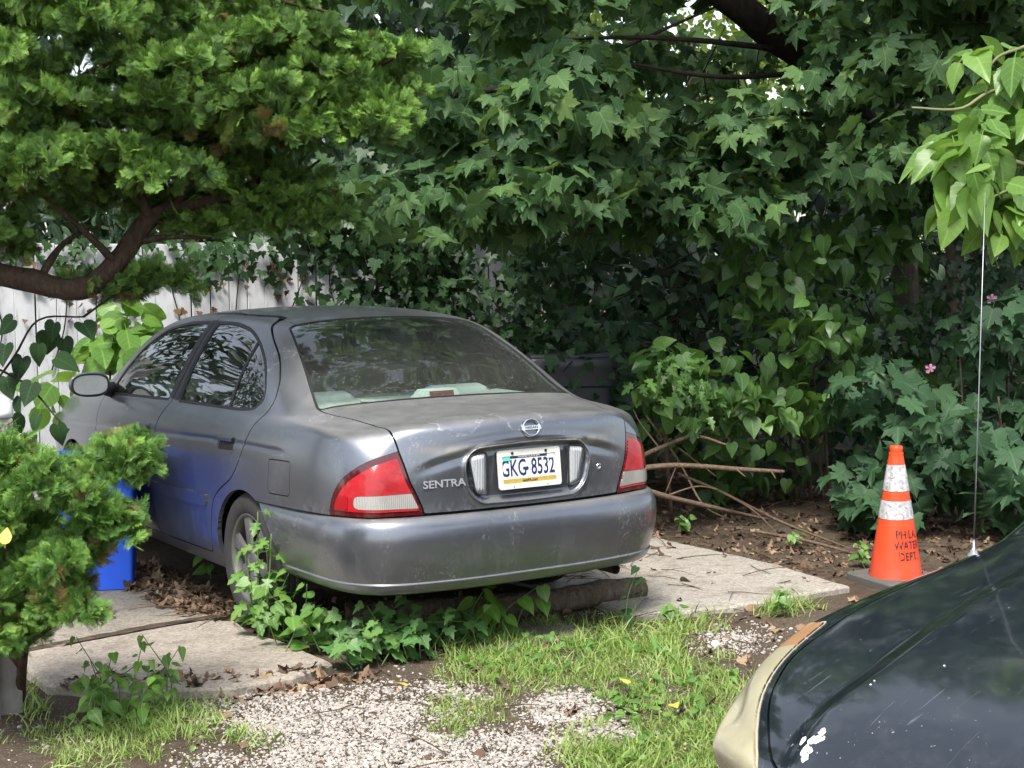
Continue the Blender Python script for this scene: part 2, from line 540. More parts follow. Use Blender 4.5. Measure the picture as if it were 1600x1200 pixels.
# ---------------------------------------------------------------- materials of the cars
def paint(name, col, dirt=.5, rough=.25, metal=.80, peel=.0, coat=.5, dirtcol=(.23, .215, .18), low=.75):
    t = NT(name)
    co = t.coord()
    xyz = t.sep(co)
    big = t.noise(2.2, 5, .6, co)
    fine = t.noise(55, 4, .6, co)
    c = t.mix(t.ramp(big, [(.3, 0), (.75, 1)]), tuple(k * .86 for k in col), tuple(k * 1.14 for k in col))
    # dried dust, thicker low down and in vertical runs
    run = t.noise(1, 4, .65, t.scalev((26, 26, 3.0), co))
    zz = t.mapr(xyz[2], .2, low, 1, 0)
    dm = t.math('MULTIPLY', t.ramp(t.math('ADD', t.math('MULTIPLY', zz, .22), t.math('ADD', t.math('MULTIPLY', big, .38), t.math('MULTIPLY', run, .42))),
                                   [(.50, 0), (.85, 1)]), dirt)
    sp = t.ramp(t.noise(120, 3, .75, t.scalev((1, 1, .5), co)), [(.54, 0), (.66, 1)])
    patch = t.ramp(t.noise(7, 3, .6, t.scalev((1, 1, .45), co)), [(.48, 0), (.64, 1)])
    # grime with a shape of its own: under the ridge over the number plate and along the panel foot
    bx_ = t.math('MULTIPLY', t.mapr(t.math('ABSOLUTE', xyz[0]), .38, .56, 1, 0), t.math('MULTIPLY', t.mapr(xyz[2], .835, .862, 0, 1), t.mapr(xyz[2], .872, .893, 1, 0)))
    bx_ = t.math('MULTIPLY', bx_, t.math('MULTIPLY', t.mapr(xyz[1], .2, .25, 1, 0), t.ramp(t.noise(16, 5, .7, co), [(.30, 0), (.55, 1)])))
    ft = t.math('MULTIPLY', t.math('MULTIPLY', t.mapr(xyz[2], .60, .68, 1, 0), t.mapr(xyz[2], .59, .60, 0, 1)), t.math('MULTIPLY', t.mapr(xyz[1], .5, .75, .5, 0), t.ramp(t.noise(55, 5, .75, t.scalev((1, 1, .6), co)), [(.42, 0), (.66, 1)])))
    dm = t.math('MAXIMUM', dm, t.math('MULTIPLY', t.math('MAXIMUM', bx_, ft), .8))
    up_ = t.mapr(t.sep(t.n('NewGeometry').outputs['Normal'])[2], .45, .98)      # dust tone on upward faces, also painting in the roof's missing sky light
    dm = t.math('MAXIMUM', dm, t.math('MULTIPLY', t.math('MULTIPLY', up_, t.ramp(t.noise(9, 6, .7, co), [(.25, .45), (.7, 1)])), .62))
    c = t.mix(dm, c, dirtcol)
    spk = t.math('MULTIPLY', t.math('MULTIPLY', sp, patch), dirt)               # pale water-spot and lichen specks
    c = t.mix(spk, c, (.40, .40, .37))
    dm = t.math('MAXIMUM', dm, spk)
    r = t.math('ADD', rough, t.math('ADD', t.math('MULTIPLY', dm, .45), t.math('MULTIPLY', fine, .10)))
    coatv = coat
    mt = t.math('MULTIPLY', t.math('SUBTRACT', 1.0, dm), metal)
    if peel:
        # clear coat gone in a few places: chalky patches with flaking rims
        pn = t.noise(6.5, 7, .66, t.scalev((.35, 1, 1.2), co, (3.3, 1.1, 0)), dist=.8)
        e = t.math('MULTIPLY', pn, .55)
        bl = None
        for c3, r3 in (((-.30, .16, .975), .26), ((-.02, .14, .985), .24), ((-.62, 1.18, 1.18), .15), ((-.50, 1.46, 1.36), .13), ((-.80, 2.75, .90), .12), ((-.70, .62, .965), .12)):
            dn = t.n('VectorMath', operation='DISTANCE'); t.set(dn.inputs[0], co); dn.inputs[1].default_value = c3
            v = t.mapr(dn.outputs['Value'], 0, r3, 1, 0)
            bl = v if bl is None else t.math('MAXIMUM', bl, v)
        e = t.math('ADD', e, t.math('MULTIPLY', bl, .5))
        pm = t.ramp(e, [(.56, 0), (.575, 1)])
        rim = t.ramp(e, [(.545, 0), (.558, 1), (.566, 1), (.578, 0)])
        flk = t.ramp(t.noise(60, 3, .6, co), [(.42, 0), (.55, 1)])
        c = t.mix(t.math('MULTIPLY', pm, .08), c, tuple(min(1, k * 1.35 + .03) for k in col))
        c = t.mix(t.math('MULTIPLY', t.math('MULTIPLY', rim, flk), .45), c, (.55, .56, .58))
        r = t.math('ADD', r, t.math('MULTIPLY', pm, .07))
    b = t.bsdf(Base_Color=c, Roughness=r, Metallic=mt, Coat_Weight=coatv, Coat_Roughness=.12)
    t.set(b.inputs['Normal'], t.bump(t.noise(14, 2, .5, co), .012, .01))
    return t.end(b)

def glass_mat(name, tint=(.72, .80, .76), dust=.10, refl=1.0, dustcol=(.45, .46, .43)):
    t = NT(name)
    co = t.coord()
    tr = t.n('BsdfTransparent', i_Color=tint)
    gl = t.n('BsdfGlossy', i_Color=(1, 1, 1), i_Roughness=.02)
    fr = t.n('Fresnel', i_IOR=1.5)
    mx = t.n('MixShader', i_0=t.math('MULTIPLY', fr.outputs[0], refl)); t.set(mx.inputs[1], tr.outputs[0]); t.set(mx.inputs[2], gl.outputs[0])
    df = t.n('BsdfDiffuse', i_Color=dustcol)
    a = t.ramp(t.noise(4, 6, .65, co), [(.3, .4), (.8, 1)])
    sp = t.ramp(t.noise(90, 3, .6, co), [(.62, 0), (.72, 1)])
    m2 = t.n('MixShader', i_0=t.math('ADD', t.math('MULTIPLY', a, dust), t.math('MULTIPLY', sp, dust * 3.5)))
    t.set(m2.inputs[1], mx.outputs[0]); t.set(m2.inputs[2], df.outputs[0])
    return t.end(m2)

def lens_mat(name, col, ribs=0, axis=0, rough=.12, cells=False):
    t = NT(name)
    co = t.coord()
    n = t.noise(9, 3, .5, co)
    c = t.mix(n, tuple(k * .8 for k in col), tuple(min(1, k * 1.15) for k in col))
    grime = t.ramp(t.noise(20, 5, .65, co), [(.5, 0), (.9, .35)])
    c = t.mix(grime, c, (.2, .17, .14))
    if cells:                                  # moulded facets behind the lens
        f = t.voro(22, t.scalev((1, .6, 1.6), co), out='Color')
        c = t.mix(.22, c, t.mix(t.sep(f)[0], tuple(k * .35 for k in col), tuple(min(1, k * 1.9 + .01) for k in col)))
    b = t.bsdf(Base_Color=c, Roughness=rough, Coat_Weight=.6, Coat_Roughness=.08)
    if cells:
        w = t.n('TexWave', i_Scale=70, wave_type='BANDS', bands_direction='Z'); t.set(w.inputs[0], co)
        t.set(b.inputs['Normal'], t.bump(w.outputs['Fac'], .25, .003))
    if ribs:
        w = t.n('TexWave', i_Scale=ribs, wave_type='BANDS', bands_direction='XYZ'[axis])
        t.set(w.inputs[0], co)
        t.set(b.inputs['Normal'], t.bump(w.outputs['Fac'], .5, .004))
    return t.end(b)

MT = {}
MT['paint'] = paint('oxidised_grey_paint', (.185, .200, .228), .45, peel=1.0)
MT['bumper_paint'] = paint('faded_bumper_paint', (.190, .205, .234), .60, low=.62)
MT['black_trim'] = simple('black_rubber_trim', (.018, .018, .019), .55, var=.4, scale=40)
MT['dark_inside'] = simple('dark_cavity', (.012, .012, .012), .8)
MT['glass'] = glass_mat('dusty_side_glass', (.80, .89, .83), .025, 1.8)
MT['rear_glass'] = glass_mat('dusty_rear_glass', (.70, .79, .76), .07, 2.0)
MT['red_lens'] = lens_mat('red_lens', (.36, .005, .010), 0, cells=True)
MT['dark_lens'] = lens_mat('dark_red_lens_rim', (.07, .006, .008), 0)
MT['clear_lens'] = lens_mat('ribbed_clear_lens', (.34, .33, .31), 40, 0)
MT['clear_lens_v'] = lens_mat('vertically_ribbed_clear_lens', (.42, .44, .46), 26, 0)
MT['letter'] = simple('dull_silver_letters', (.36, .37, .39), .4, .3, .2)
MT['reflector'] = simple('red_reflector', (.30, .008, .012), .2, 0, .2, 90)
MT['chrome'] = simple('worn_chrome', (.75, .76, .78), .16, 1.0, .1)
MT['rubber'] = simple('tyre_rubber', (.032, .031, .030), .85, 0, .35, 18, .25)
MT['alloy'] = simple('dull_alloy', (.15, .147, .14), .6, .6, .2, 20)
MT['seat'] = simple('grey_seat_cloth', (.20, .215, .20), .9, 0, .15, 60, .2)
MT['shelf'] = simple('pale_green_grey_shelf', (.70, .77, .73), .85, 0, .1, 40, .1)
MT['dash'] = simple('grey_dashboard', (.12, .125, .125), .7)
MT['brake_red'] = simple('faded_red_lens', (.20, .02, .025), .3)
MT['white_paint'] = simple('plate_white', (.74, .74, .70), .45, 0, .08, 30)
MT['plate_blue'] = simple('plate_navy', (.012, .025, .10), .45, 0, .1)
MT['plate_gold'] = simple('plate_gold', (.42, .30, .07), .5, 0, .15, 60)
MT['sticker'] = simple('turquoise_sticker', (.10, .55, .45), .5)
MT['ink'] = simple('black_ink', (.015, .015, .018), .6)

# ---------------------------------------------------------------- region functions, in the car's own metres (mirror symmetric)
FWIN = rnd([(3.105, .918, .02), (3.02, 1.045), (2.89, 1.185), (2.70, 1.290, .08), (2.43, 1.336, .1), (2.125, 1.348, .02), (2.205, .945, .02)], .06)
RWIN = rnd([(2.025, 1.349, .02), (1.80, 1.350, .06), (1.59, 1.326, .08), (1.405, 1.270, .08), (1.230, 1.185, .08), (1.105, 1.078, .08), (1.072, 1.02, .06), (1.14, .976, .06), (1.28, .962, .06), (2.075, .946, .02)], .06)
RDOOR = rnd([(1.58, 1.378, .03), (1.51, 1.364, .04), (1.36, 1.305, .06), (1.155, 1.205, .08), (1.02, 1.10, .06), (.98, 1.03, .05), (1.0, .98, .04), (1.07, .92, .05), (1.117, .852, .06), (1.18, .739, .06),
             (1.25, .659, .05), (1.40, .588, .06), (1.48, .53, .06), (1.53, .40, .06), (1.575, .29, .02), (1.60, .258, .02), (2.300, .250, .02), (2.290, .71, .1), (2.240, .85, .08), (2.165, .92, .05), (2.115, 1.10, .02), (2.078, 1.385, .005)], .05)
FDOOR = rnd([(2.078, 1.385, .005), (2.42, 1.374, .06), (2.69, 1.336, .08), (2.91, 1.228, .06), (3.055, 1.085, .05), (3.15, .950, .04), (3.20, .90, .04), (3.235, .62, .08), (3.19, .252, .03), (2.300, .250, .02), (2.290, .71, .1), (2.240, .85, .08), (2.165, .92, .05), (2.115, 1.10, .02)], .05)
ARCH_R = (1.128, .262, .356); ARCH_F = (3.66, .262, .356)
def yz(V): return np.stack([V[:, 1], V[:, 2]], 1)
def f_arch(V):
    f = None
    for cy, cz, r in (ARCH_R, ARCH_F):
        q = np.hypot(V[:, 1] - cy, V[:, 2] - cz) - r
        q = np.maximum(q, V[:, 2] - .75)
        f = q if f is None else np.minimum(f, q)
    return np.maximum(f, .55 - np.abs(V[:, 0]))
def lid_lim(V):
    y, z = V[:, 1], V[:, 2]
    a = np.interp(y, [.10, .22, .35, .45, .70], [.590, .590, .594, .614, .662])
    b = np.interp(z, [.58, .64, .75, .863, .935], [.482, .499, .548, .578, .590])
    w = np.clip((z - .925) / .02, 0, 1)
    return a * w + b * (1 - w)
def f_lid(V):
    return np.maximum(np.maximum(np.abs(V[:, 0]) - lid_lim(V), .608 - V[:, 2]), np.maximum(V[:, 1] - .712, V[:, 2] - 1.12))
def tz(V):
    return np.stack([np.arctan2(np.abs(V[:, 0]) - .35, .62 - V[:, 1]) * .5, V[:, 2]], 1)
D2 = R(1) * .5
TAIL = rnd([(25.4 * D2, .872, .005), (38.2 * D2, .838, .04), (45.1 * D2, .803, .03), (52 * D2, .755, .03), (56.2 * D2, .700, .03), (58.4 * D2, .640, .02), (58.6 * D2, .607, .004), (5 * D2, .605, .0), (5 * D2, .872, 0)], .01)
TAILIN = rnd([(25.4 * D2, .846, .012), (37.0 * D2, .814, .04), (43.4 * D2, .781, .03), (49.8 * D2, .736, .03), (53.6 * D2, .688, .03), (55.5 * D2, .640, .02), (55.5 * D2, .628, .012), (5 * D2, .622, .0), (5 * D2, .852, 0)], .01)
TAILW = rnd([(17.8 * D2, .697, .02), (45.5 * D2, .690, .025), (45.5 * D2, .638, .025), (16.2 * D2, .634, .02)], .022, 6)
def f_tail(V):
    return np.maximum(np.maximum(pdist(tz(V), TAIL), lid_lim(V) + .004 - np.abs(V[:, 0])), V[:, 1] - .6)
def f_tailin(V):
    return np.maximum(np.maximum(pdist(tz(V), TAILIN), lid_lim(V) + .017 - np.abs(V[:, 0])), V[:, 1] - .6)
def f_tailw(V):
    return np.maximum(pdist(tz(V), TAILW), V[:, 1] - .6)
def xy(V): return np.stack([np.abs(V[:, 0]), V[:, 1]], 1)
RGLASS = rnd([(-.5, 1.392, 0), (.34, 1.390, .1), (.470, 1.380, .04), (.508, 1.345, .03), (.668, .718, .02), (.650, .704, .01), (.25, .712, .1), (-.5, .716, 0)], .03)
WSHIELD = rnd([(-.5, 2.575, 0), (.40, 2.59, .1), (.475, 2.62, .03), (.722, 3.235, .03), (.55, 3.34, .1), (.25, 3.40, .1), (-.5, 3.42, 0)], .03)
HOOD = rnd([(-.5, 3.50, 0), (.30, 3.49, .1), (.60, 3.44, .05), (.69, 3.40, .03), (.655, 3.95, .1), (.58, 4.22, .08), (.50, 4.33, .05), (-.5, 4.36, 0)], .05)
ROOF = rnd([(-.5, 1.36, 0), (.452, 1.36, 0), (.468, 1.55, .1), (.476, 1.9, .1), (.478, 2.3, .1), (.465, 2.64, .02), (-.5, 2.64, 0)], .02)
def f_rglass(V): return np.maximum(pdist(xy(V), RGLASS), .93 - V[:, 2])
def f_wshield(V): return np.maximum(pdist(xy(V), WSHIELD), .93 - V[:, 2])
def f_hood(V): return np.maximum(pdist(xy(V), HOOD), .60 - V[:, 2])
def f_roof(V): return np.maximum(pdist(xy(V), ROOF), 1.28 - V[:, 2])
def f_poly(poly, side=0):
    def f(V):
        g = np.maximum(pdist(yz(V), poly), .42 - np.abs(V[:, 0]))
        if side: g = np.maximum(g, -side * V[:, 0])
        return g
    return f
FUEL = rnd([(.860, .786), (.655, .794), (.650, .646), (.854, .638)], .02)
RECESS = rnd([(-.262, .862, .05), (0, .876, .1), (.262, .862, .05), (.312, .80, .05), (.290, .69, .05), (.235, .640, .05), (0, .634, .1), (-.235, .640, .05), (-.290, .69, .05), (-.312, .80, .05)], .04)
def xz(V): return np.stack([V[:, 0], V[:, 2]], 1)
HLIGHT = rnd([(12 * D2, .735, .02), (30 * D2, .742, .03), (50 * D2, .745, .03), (66 * D2, .725, .02), (60 * D2, .655, .02), (35 * D2, .612, .03), (12 * D2, .60, .02)], .02)
def f_hlight(V):
    q = np.stack([np.arctan2(np.abs(V[:, 0]) - .35, V[:, 1] - 3.98) * .5, V[:, 2]], 1)
    return np.maximum(pdist(q, HLIGHT), 3.9 - V[:, 1])
def f_fbump(V):             # front bumper region
    return np.maximum(V[:, 2] - .585, 3.98 - V[:, 1])
def f_below(V):             # skirt covered by the rear bumper
    return np.maximum(V[:, 2] - np.interp(V[:, 1], [.3, .45, .95], [.606, .603, .588]), V[:, 1] - 1.128)

def sstep(x): x = np.clip(x, 0, 1); return x * x * (3 - 2 * x)

# ---------------------------------------------------------------- shared car pieces
def wheel_parts(parent, loc, side, r=.302, w=.19, name='wheel', rz=0.0):
    """side -1: outer face towards -X"""
    e = empty(name, loc, (0, 0, rz), parent)
    tp = [(.205, -.085), (.225, -.094), (.265, -.098), (.287, -.088), (.299, -.070)]
    prof = [(.195, -.070)] + tp
    for k, gx in enumerate((-.048, -.016, .016, .048)):
        prof += [(r, gx - .013), (r - .007, gx - .010 + .002), (r - .007, gx + .001), (r, gx + .004)]
    prof += [(a, -b) for a, b in tp[::-1]] + [(.195, .070)]
    prof = [(a * r / .302, b * w / .19) for a, b in prof]
    t = MB().lathe(prof, 56, axis='X', cap=False).build('tyre', MT['rubber'], e, angle=R(40))
    k = r / .302
    m = MB()
    s = side
    m.lathe([(.207 * k, s * .080), (.206 * k, s * .088), (.192 * k, s * .084), (.186 * k, s * .055), (.180 * k, -s * .05), (.2 * k, -s * .08)], 48, axis='X', cap=False)
    m.lathe([(.066 * k, s * .076), (.062 * k, s * .084), (.030 * k, s * .086), (.028 * k, s * .080), (.0005, s * .080)], 24, axis='X', cap=False)
    for i in range(6):
        a = 2 * math.pi * i / 6 + .3
        ca, sa = math.cos(a), math.sin(a)
        def P(rr, tt, xx): return (s * xx, rr * ca - tt * sa, rr * sa + tt * ca)
        V = [P(.05 * k, -.030, .070), P(.05 * k, .030, .070), P(.05 * k, .018, .082), P(.05 * k, -.018, .082),
             P(.190 * k, -.046, .060), P(.190 * k, .046, .060), P(.190 * k, .030, .078), P(.190 * k, -.030, .078)]
        m.add(V, [(0, 1, 5, 4), (1, 2, 6, 5), (2, 3, 7, 6), (3, 0, 4, 7), (4, 5, 6, 7), (0, 3, 2, 1)])
    m.build('rim', MT['alloy'], e, bevel=.003, seg=1)
    MB().lathe([(.178 * k, -s * .02), (.0005, -s * .02)], 32, axis='X', cap=False).build('brake_drum', MT['dark_inside'], e)
    return e

def text_mesh(txt, size, depth=.001, xscale=1.0, bold=0.0, align='CENTER'):
    cu = bpy.data.curves.new('lettering', 'FONT')
    cu.body = txt; cu.size = size; cu.extrude = depth; cu.align_x = align; cu.align_y = 'CENTER'; cu.offset = bold
    cu.resolution_u = 3
    o = bpy.data.objects.new('lettering', cu); COL.objects.link(o)
    ev = o.evaluated_get(bpy.context.evaluated_depsgraph_get())
    me = bpy.data.meshes.new_from_object(ev)
    bpy.data.objects.remove(o); bpy.data.curves.remove(cu)
    V = np.empty(len(me.vertices) * 3, np.float32); me.vertices.foreach_get('co', V); V = V.reshape(-1, 3); V[:, 0] *= xscale
    me.vertices.foreach_set('co', V.ravel()); me.update()
    return me

def text_part(name, txt, size, mat, parent, M, depth=.001, xscale=1.0, bold=0.0, align='CENTER'):
    me = text_mesh(txt, size, depth, xscale, bold, align)
    me.name = name; me.materials.clear(); me.materials.append(mat)
    me.transform(M)
    return ob(name, me, parent)

# ---------------------------------------------------------------- the grey sedan
_P, _F = sedan_cage()
BASE = cc_dense(_P, _F, 4)

def with_recess(S):
    V, N, T = S; V = V.copy()
    rear = (V[:, 1] < .35) & (V[:, 2] > .58)
    i = np.where(rear)[0]
    f = pdist(xz(V[i]), RECESS)
    V[i, 1] += .024 * sstep(-f / .014) 
    # raised ring round the recess
    V[i, 1] -= .008 * np.exp(-((f - .009) / .007) ** 2)
    # brow crease above the number plate, fading out to the sides
    x, z = V[i, 0], V[i, 2]
    edge = .888 - .10 * (np.abs(x) / .55) ** 2.2
    k = np.exp(-((z - (edge - .022)) / .020) ** 2) * sstep((.56 - np.abs(x)) / .25)
    V[i, 1] += .010 * k
    V[i, 1] -= .005 * np.exp(-((z - (edge + .010)) / .014) ** 2) * sstep((.56 - np.abs(x)) / .25)
    # pressed crease line along the flank
    j = np.where((np.abs(V[:, 0]) > .7) & (V[:, 1] > .68) & (V[:, 1] < 4.0))[0]
    zc = np.interp(V[j, 1], [.7, 1.13, 1.44, 2.54, 3.78], [.826, .820, .815, .770, .712])
    d = V[j, 2] - zc
    fade = sstep((V[j, 1] - .70) / .12) * sstep((3.9 - V[j, 1]) / .2)
    V[j, 0] -= np.sign(V[j, 0]) * .0065 * fade * np.where(d > 0, np.exp(-(d / .010) ** 2), np.exp(-(d / .004) ** 2))
    return V, vnormals(V, T), T

def build_sedan():
    root = empty('sedan_car')
    put(root, 'weathered grey four-door sedan with flaking paint parked on the concrete strips', 'car')
    S = with_recess(BASE)
    p, bk = MT['paint'], MT['black_trim']
    _, S = cutout(S, f_arch, 0.0)
    _, S = cutout(S, f_below, 0.0)
    # glass and trunk first
    rg, S = cutout(S, f_rglass, .001)
    g = sel(rg, lambda V: f_rglass(V) + .010); tr = sel(rg, lambda V: -f_rglass(V) - .010)
    rglass = panel('rear_window', g, MT['rear_glass'], root, 0, -.003)
    panel('window_seal', tr, bk, rglass, .01, .001)
    ws, S = cutout(S, f_wshield, .001)
    g = sel(ws, lambda V: f_wshield(V) + .018); tr = sel(ws, lambda V: -f_wshield(V) - .018)
    wsh = panel('windscreen', g, MT['glass'], root, 0, -.003)
    panel('window_seal', tr, bk, wsh, .01, .001)
    lid, S = cutout(S, f_lid, .0036)
    lid_o = panel('trunk_lid', lid, p, root)
    hood, S = cutout(S, f_hood, .003)
    panel('hood', hood, p, root)
    for sd in (-1, 1):
        half = lambda V, s=sd: -s * V[:, 0]
        tl = sel(sel(S, f_tail), half)
        rim_ = sel(tl, lambda V: -f_tailin(V)); inn = sel(tl, f_tailin)
        rfl = lambda V: np.maximum(pdist(tz(V), rnd([(48.2 * D2, .694), (54.6 * D2, .680), (55.2 * D2, .634), (48.2 * D2, .632)], .006)), V[:, 1] - .6)
        panel('reflector', sel(inn, rfl), MT['reflector'], root, .006, .0045)
        wht = sel(inn, f_tailw); red = sel(inn, lambda V: -f_tailw(V) + .0012)
        t_ = panel('tail_light', red, MT['red_lens'], root, .006, .002)
        panel('lens_border', rim_, MT['dark_lens'], t_, .012, -.001)
        panel('reversing_lens', wht, MT['clear_lens'], t_, .006, .0035)
        for nm, dr, wn_ in (('rear_door', RDOOR, RWIN), ('front_door', FDOOR, FWIN)):
            fd = f_poly(dr, sd); fw = f_poly(wn_, sd)
            dp = sel(S, lambda V: fd(V) + .0034)
            wp = sel(dp, lambda V: fw(V) + .0005)
            body = sel(dp, lambda V: -fw(V) + .0005)
            d_ = panel('door', body, p, root)
            gl = sel(wp, lambda V: fw(V) + .013); sl = sel(wp, lambda V: -fw(V) - .013)
            if nm == 'rear_door':
                lim = lambda V: V[:, 1] - np.interp(V[:, 2], [.972, 1.266], [1.420, 1.438])
                panel('window', sel(gl, lambda V: -lim(V) + .011), MT['glass'], d_, 0, -.004)
                panel('quarter_glass', sel(gl, lambda V: lim(V) + .011), MT['glass'], d_, 0, -.004)
                panel('window_divider', sel(gl, lambda V: np.abs(lim(V)) - .011), bk, d_, .01, .0)
            else:
                panel('window', gl, MT['glass'], d_, 0, -.004)
            panel('window_seal', sl, bk, d_, .012, -.0005)
            # black applique on the pillar between the doors
            pil = sel(S, lambda V: np.maximum(np.maximum(fd(V) + .004, -fw(V) + .004), np.maximum(np.abs(V[:, 1] - 2.115) - .115, .955 - V[:, 2])))
            pil = sel(pil, lambda V: V[:, 2] - 1.35)
            panel('pillar_cover', pil, bk, d_, 0, .0015)
            # pull handle over a flat dark patch that paints the pocket's shade
            hy, hz = (1.332, .822) if nm == 'rear_door' else (2.428, .784)
            pk = sel(dp, lambda V: pdist(yz(V), rnd([(hy - .13, hz + .06), (hy + .13, hz + .06), (hy + .13, hz - .07), (hy - .13, hz - .07)], .02)))
            h_ = panel('handle', sel(pk, lambda V: pdist(yz(V), rnd([(hy - .088, hz + .024), (hy + .088, hz + .018), (hy + .084, hz - .004), (hy - .075, hz + .002)], .010))), p, d_, .010, .016)
            panel('handle_pocket_shade', sel(pk, lambda V: pdist(yz(V), rnd([(hy - .090, hz + .004), (hy + .086, hz - .002), (hy + .082, hz - .044), (hy - .076, hz - .038)], .018))), MT['dark_inside'], d_, 0, .0015)
            panel('handle_lip', sel(pk, lambda V: np.abs(pdist(yz(V), rnd([(hy - .105, hz + .034), (hy + .105, hz + .026), (hy + .098, hz - .052), (hy - .088, hz - .046)], .026))) - .0055), p, d_, .003, .003)
            # rub strip
            y0, y1 = (1.535, 2.285) if nm == 'rear_door' else (2.312, 3.20)
            ms = sel(dp, lambda V: pdist(yz(V), rnd([(y0, .548), (y1, .530), (y1, .468), (y0 + .02, .490)], .016)))
            panel('rub_strip', ms, p, d_, .011, .011)
        # weatherstrip along the belt line is part of the seals above
    door_all = lambda V: np.minimum(f_poly(RDOOR)(V), f_poly(FDOOR)(V))
    S = sel(S, lambda V: -door_all(V) + .0034)
    S = sel(S, lambda V: -f_tail(V) + .001)
    fl, S = cutout(S, f_poly(FUEL, -1), .0022)
    panel('fuel_door', fl, p, root)
    hl, S = cutout(S, f_hlight, .002)
    for sd in (-1, 1):
        panel('headlight', sel(hl, lambda V: -sd * V[:, 0]), MT['clear_lens'], root, .01)
    fb, S = cutout(S, f_fbump, .0025)
    panel('front_bumper', fb, MT['bumper_paint'], root)
    rf, S = cutout(S, f_roof, .0022)
    panel('roof', rf, p, root)
    panel('body_shell', S, p, root, .022)

    # rear bumper: swept along the plan contour
    half = crv([(0, 0), (.25, .004), (.45, .024), (.60, .056), (.705, .107), (.778, .186), (.820, .28), (.842, .42), (.850, .60), (.856, .80), (.858, 1.0)], 90)
    plan = np.vstack([half[::-1] * [-1, 1], half[1:]])
    tan = np.gradient(plan, axis=0); tan /= np.linalg.norm(tan, axis=1, keepdims=True)
    nout = np.stack([tan[:, 1], -tan[:, 0]], 1)
    prof = crv([(.085, .598), (.062, .600), (.036, .597), (.018, .582), (.007, .558), (.001, .525), (.000, .495), (.003, .460), (.010, .420), (.021, .380), (.031, .350), (.0350, .338), (.0352, .334), (.0300, .330), (.032, .322), (.043, .302), (.062, .286), (.10, .276), (.15, .274)], 110)
    nu, npf = len(plan), len(prof)
    V = np.zeros((nu, npf, 3))
    V[:, :, :2] = plan[:, None, :] - nout[:, None, :] * prof[None, :, 0:1]
    V[:, :, 2] = prof[None, :, 1]
    # inner ledge must stay inside the body on the flanks
    idx = np.arange(nu * npf).reshape(nu, npf)
    Q = np.stack([idx[:-1, :-1].ravel(), idx[1:, :-1].ravel(), idx[1:, 1:].ravel(), idx[:-1, 1:].ravel()], 1)
    T = np.vstack([Q[:, [0, 1, 2]], Q[:, [0, 2, 3]]])
    V = V.reshape(-1, 3); N = vnormals(V, T)
    if (N[:, :2] * (V[:, :2] - [0, 1.5])).sum() < 0: T = T[:, ::-1]; N = -N
    Sb = (V, N, T)
    Sb = sel(Sb, lambda V: -(np.hypot((V[:, 1] - ARCH_R[0]), V[:, 2] - ARCH_R[1]) - ARCH_R[2]))
    Sb = sel(Sb, lambda V: V[:, 1] - 1.0)
    b_ = panel('rear_bumper', Sb, MT['bumper_paint'], root, .02)

    # inner shell keeps the gaps dark
    V0, N0, T0 = cc_dense(_P, _F, 2)
    Si = (V0 - N0 * .040, N0, T0)
    Si = sel(Si, lambda V: np.maximum(np.maximum(V[:, 2] - .90, np.where(V[:, 1] < 1.2, .31, .20) - V[:, 2]), -(f_arch(V) - .03)))
    mk('inner_shell', Si[0], Si[2].astype(np.int32), MT['dark_inside'], root, normals=Si[1])
    m = MB()
    m.box((0, 2.6, .24), (1.40, 2.9, .06)); m.box((0, .75, .33), (1.1, .9, .05))
    m.box((0, .75, .60), (1.2, .9, .04)); m.box((0, 1.25, .55), (1.3, .05, .8)); m.box((0, 3.35, .6), (1.4, .05, .68))
    for cy in (ARCH_R[0], ARCH_F[0]):
        for sx in (-1, 1):
            m.box((sx * .60, cy, .42), (.05, .80, .46)); m.box((sx * .72, cy, .655), (.24, .74, .03))
            m.box((sx * .68, cy + .39, .44), (.18, .03, .44)); m.box((sx * .68, cy - .385, .44), (.18, .03, .44))
    m.build('underbody', MT['dark_inside'], root)

    # cabin
    MB().box((0, 1.03, .972), (1.30, .60, .03)).build('parcel_shelf', MT['shelf'], root, bevel=.008)
    bl = MB().add([(-.12, .78, .985), (.12, .78, .985), (.12, .92, .985), (-.12, .92, .985), (-.085, .80, 1.052), (.085, .80, 1.052), (.085, .87, 1.052), (-.085, .87, 1.052)],
                  [(0, 1, 5, 4), (1, 2, 6, 5), (2, 3, 7, 6), (3, 0, 4, 7), (4, 5, 6, 7)]).build('brake_light', MT['shelf'], root, bevel=.004)
    MB().box((0, .787, 1.022), (.125, .008, .046), rx=-.28).build('brake_lens', MT['brake_red'], bl)
    def seat(cx, cy, w, z0, name, hw=.24):
        e = empty(name, (0, 0, 0), (0, 0, 0), root)
        MB().box((cx, cy + .26, z0 + .24), (w, .52, .18), rx=.08).build('seat_cushion', MT['seat'], e, bevel=.05, seg=3)
        MB().box((cx, cy - .02, z0 + .53), (w, .15, .62), rx=.24).build('seat_back', MT['seat'], e, bevel=.05, seg=3)
        for q in ((cx,) if w < .8 else (cx - .38, cx + .38)):
            MB().box((q, cy - .10, z0 + (.93 if w < .8 else .800)), (hw if w < .8 else .34, .12, .16 if w < .8 else .12), rx=.2).build('headrest', MT['shelf'] if w > .8 else MT['seat'], e, bevel=.035, seg=3)
        return e
    seat(-.36, 2.22, .50, .26, 'driver_seat'); seat(.36, 2.22, .50, .26, 'passenger_seat')
    seat(0, 1.40, 1.25, .16, 'rear_seat')
    MB().box((0, 3.12, .86), (1.36, .46, .20)).box((-.36, 2.92, .93), (.40, .16, .10)).build('dashboard', MT['dash'], root, bevel=.04, seg=3)
    st = []
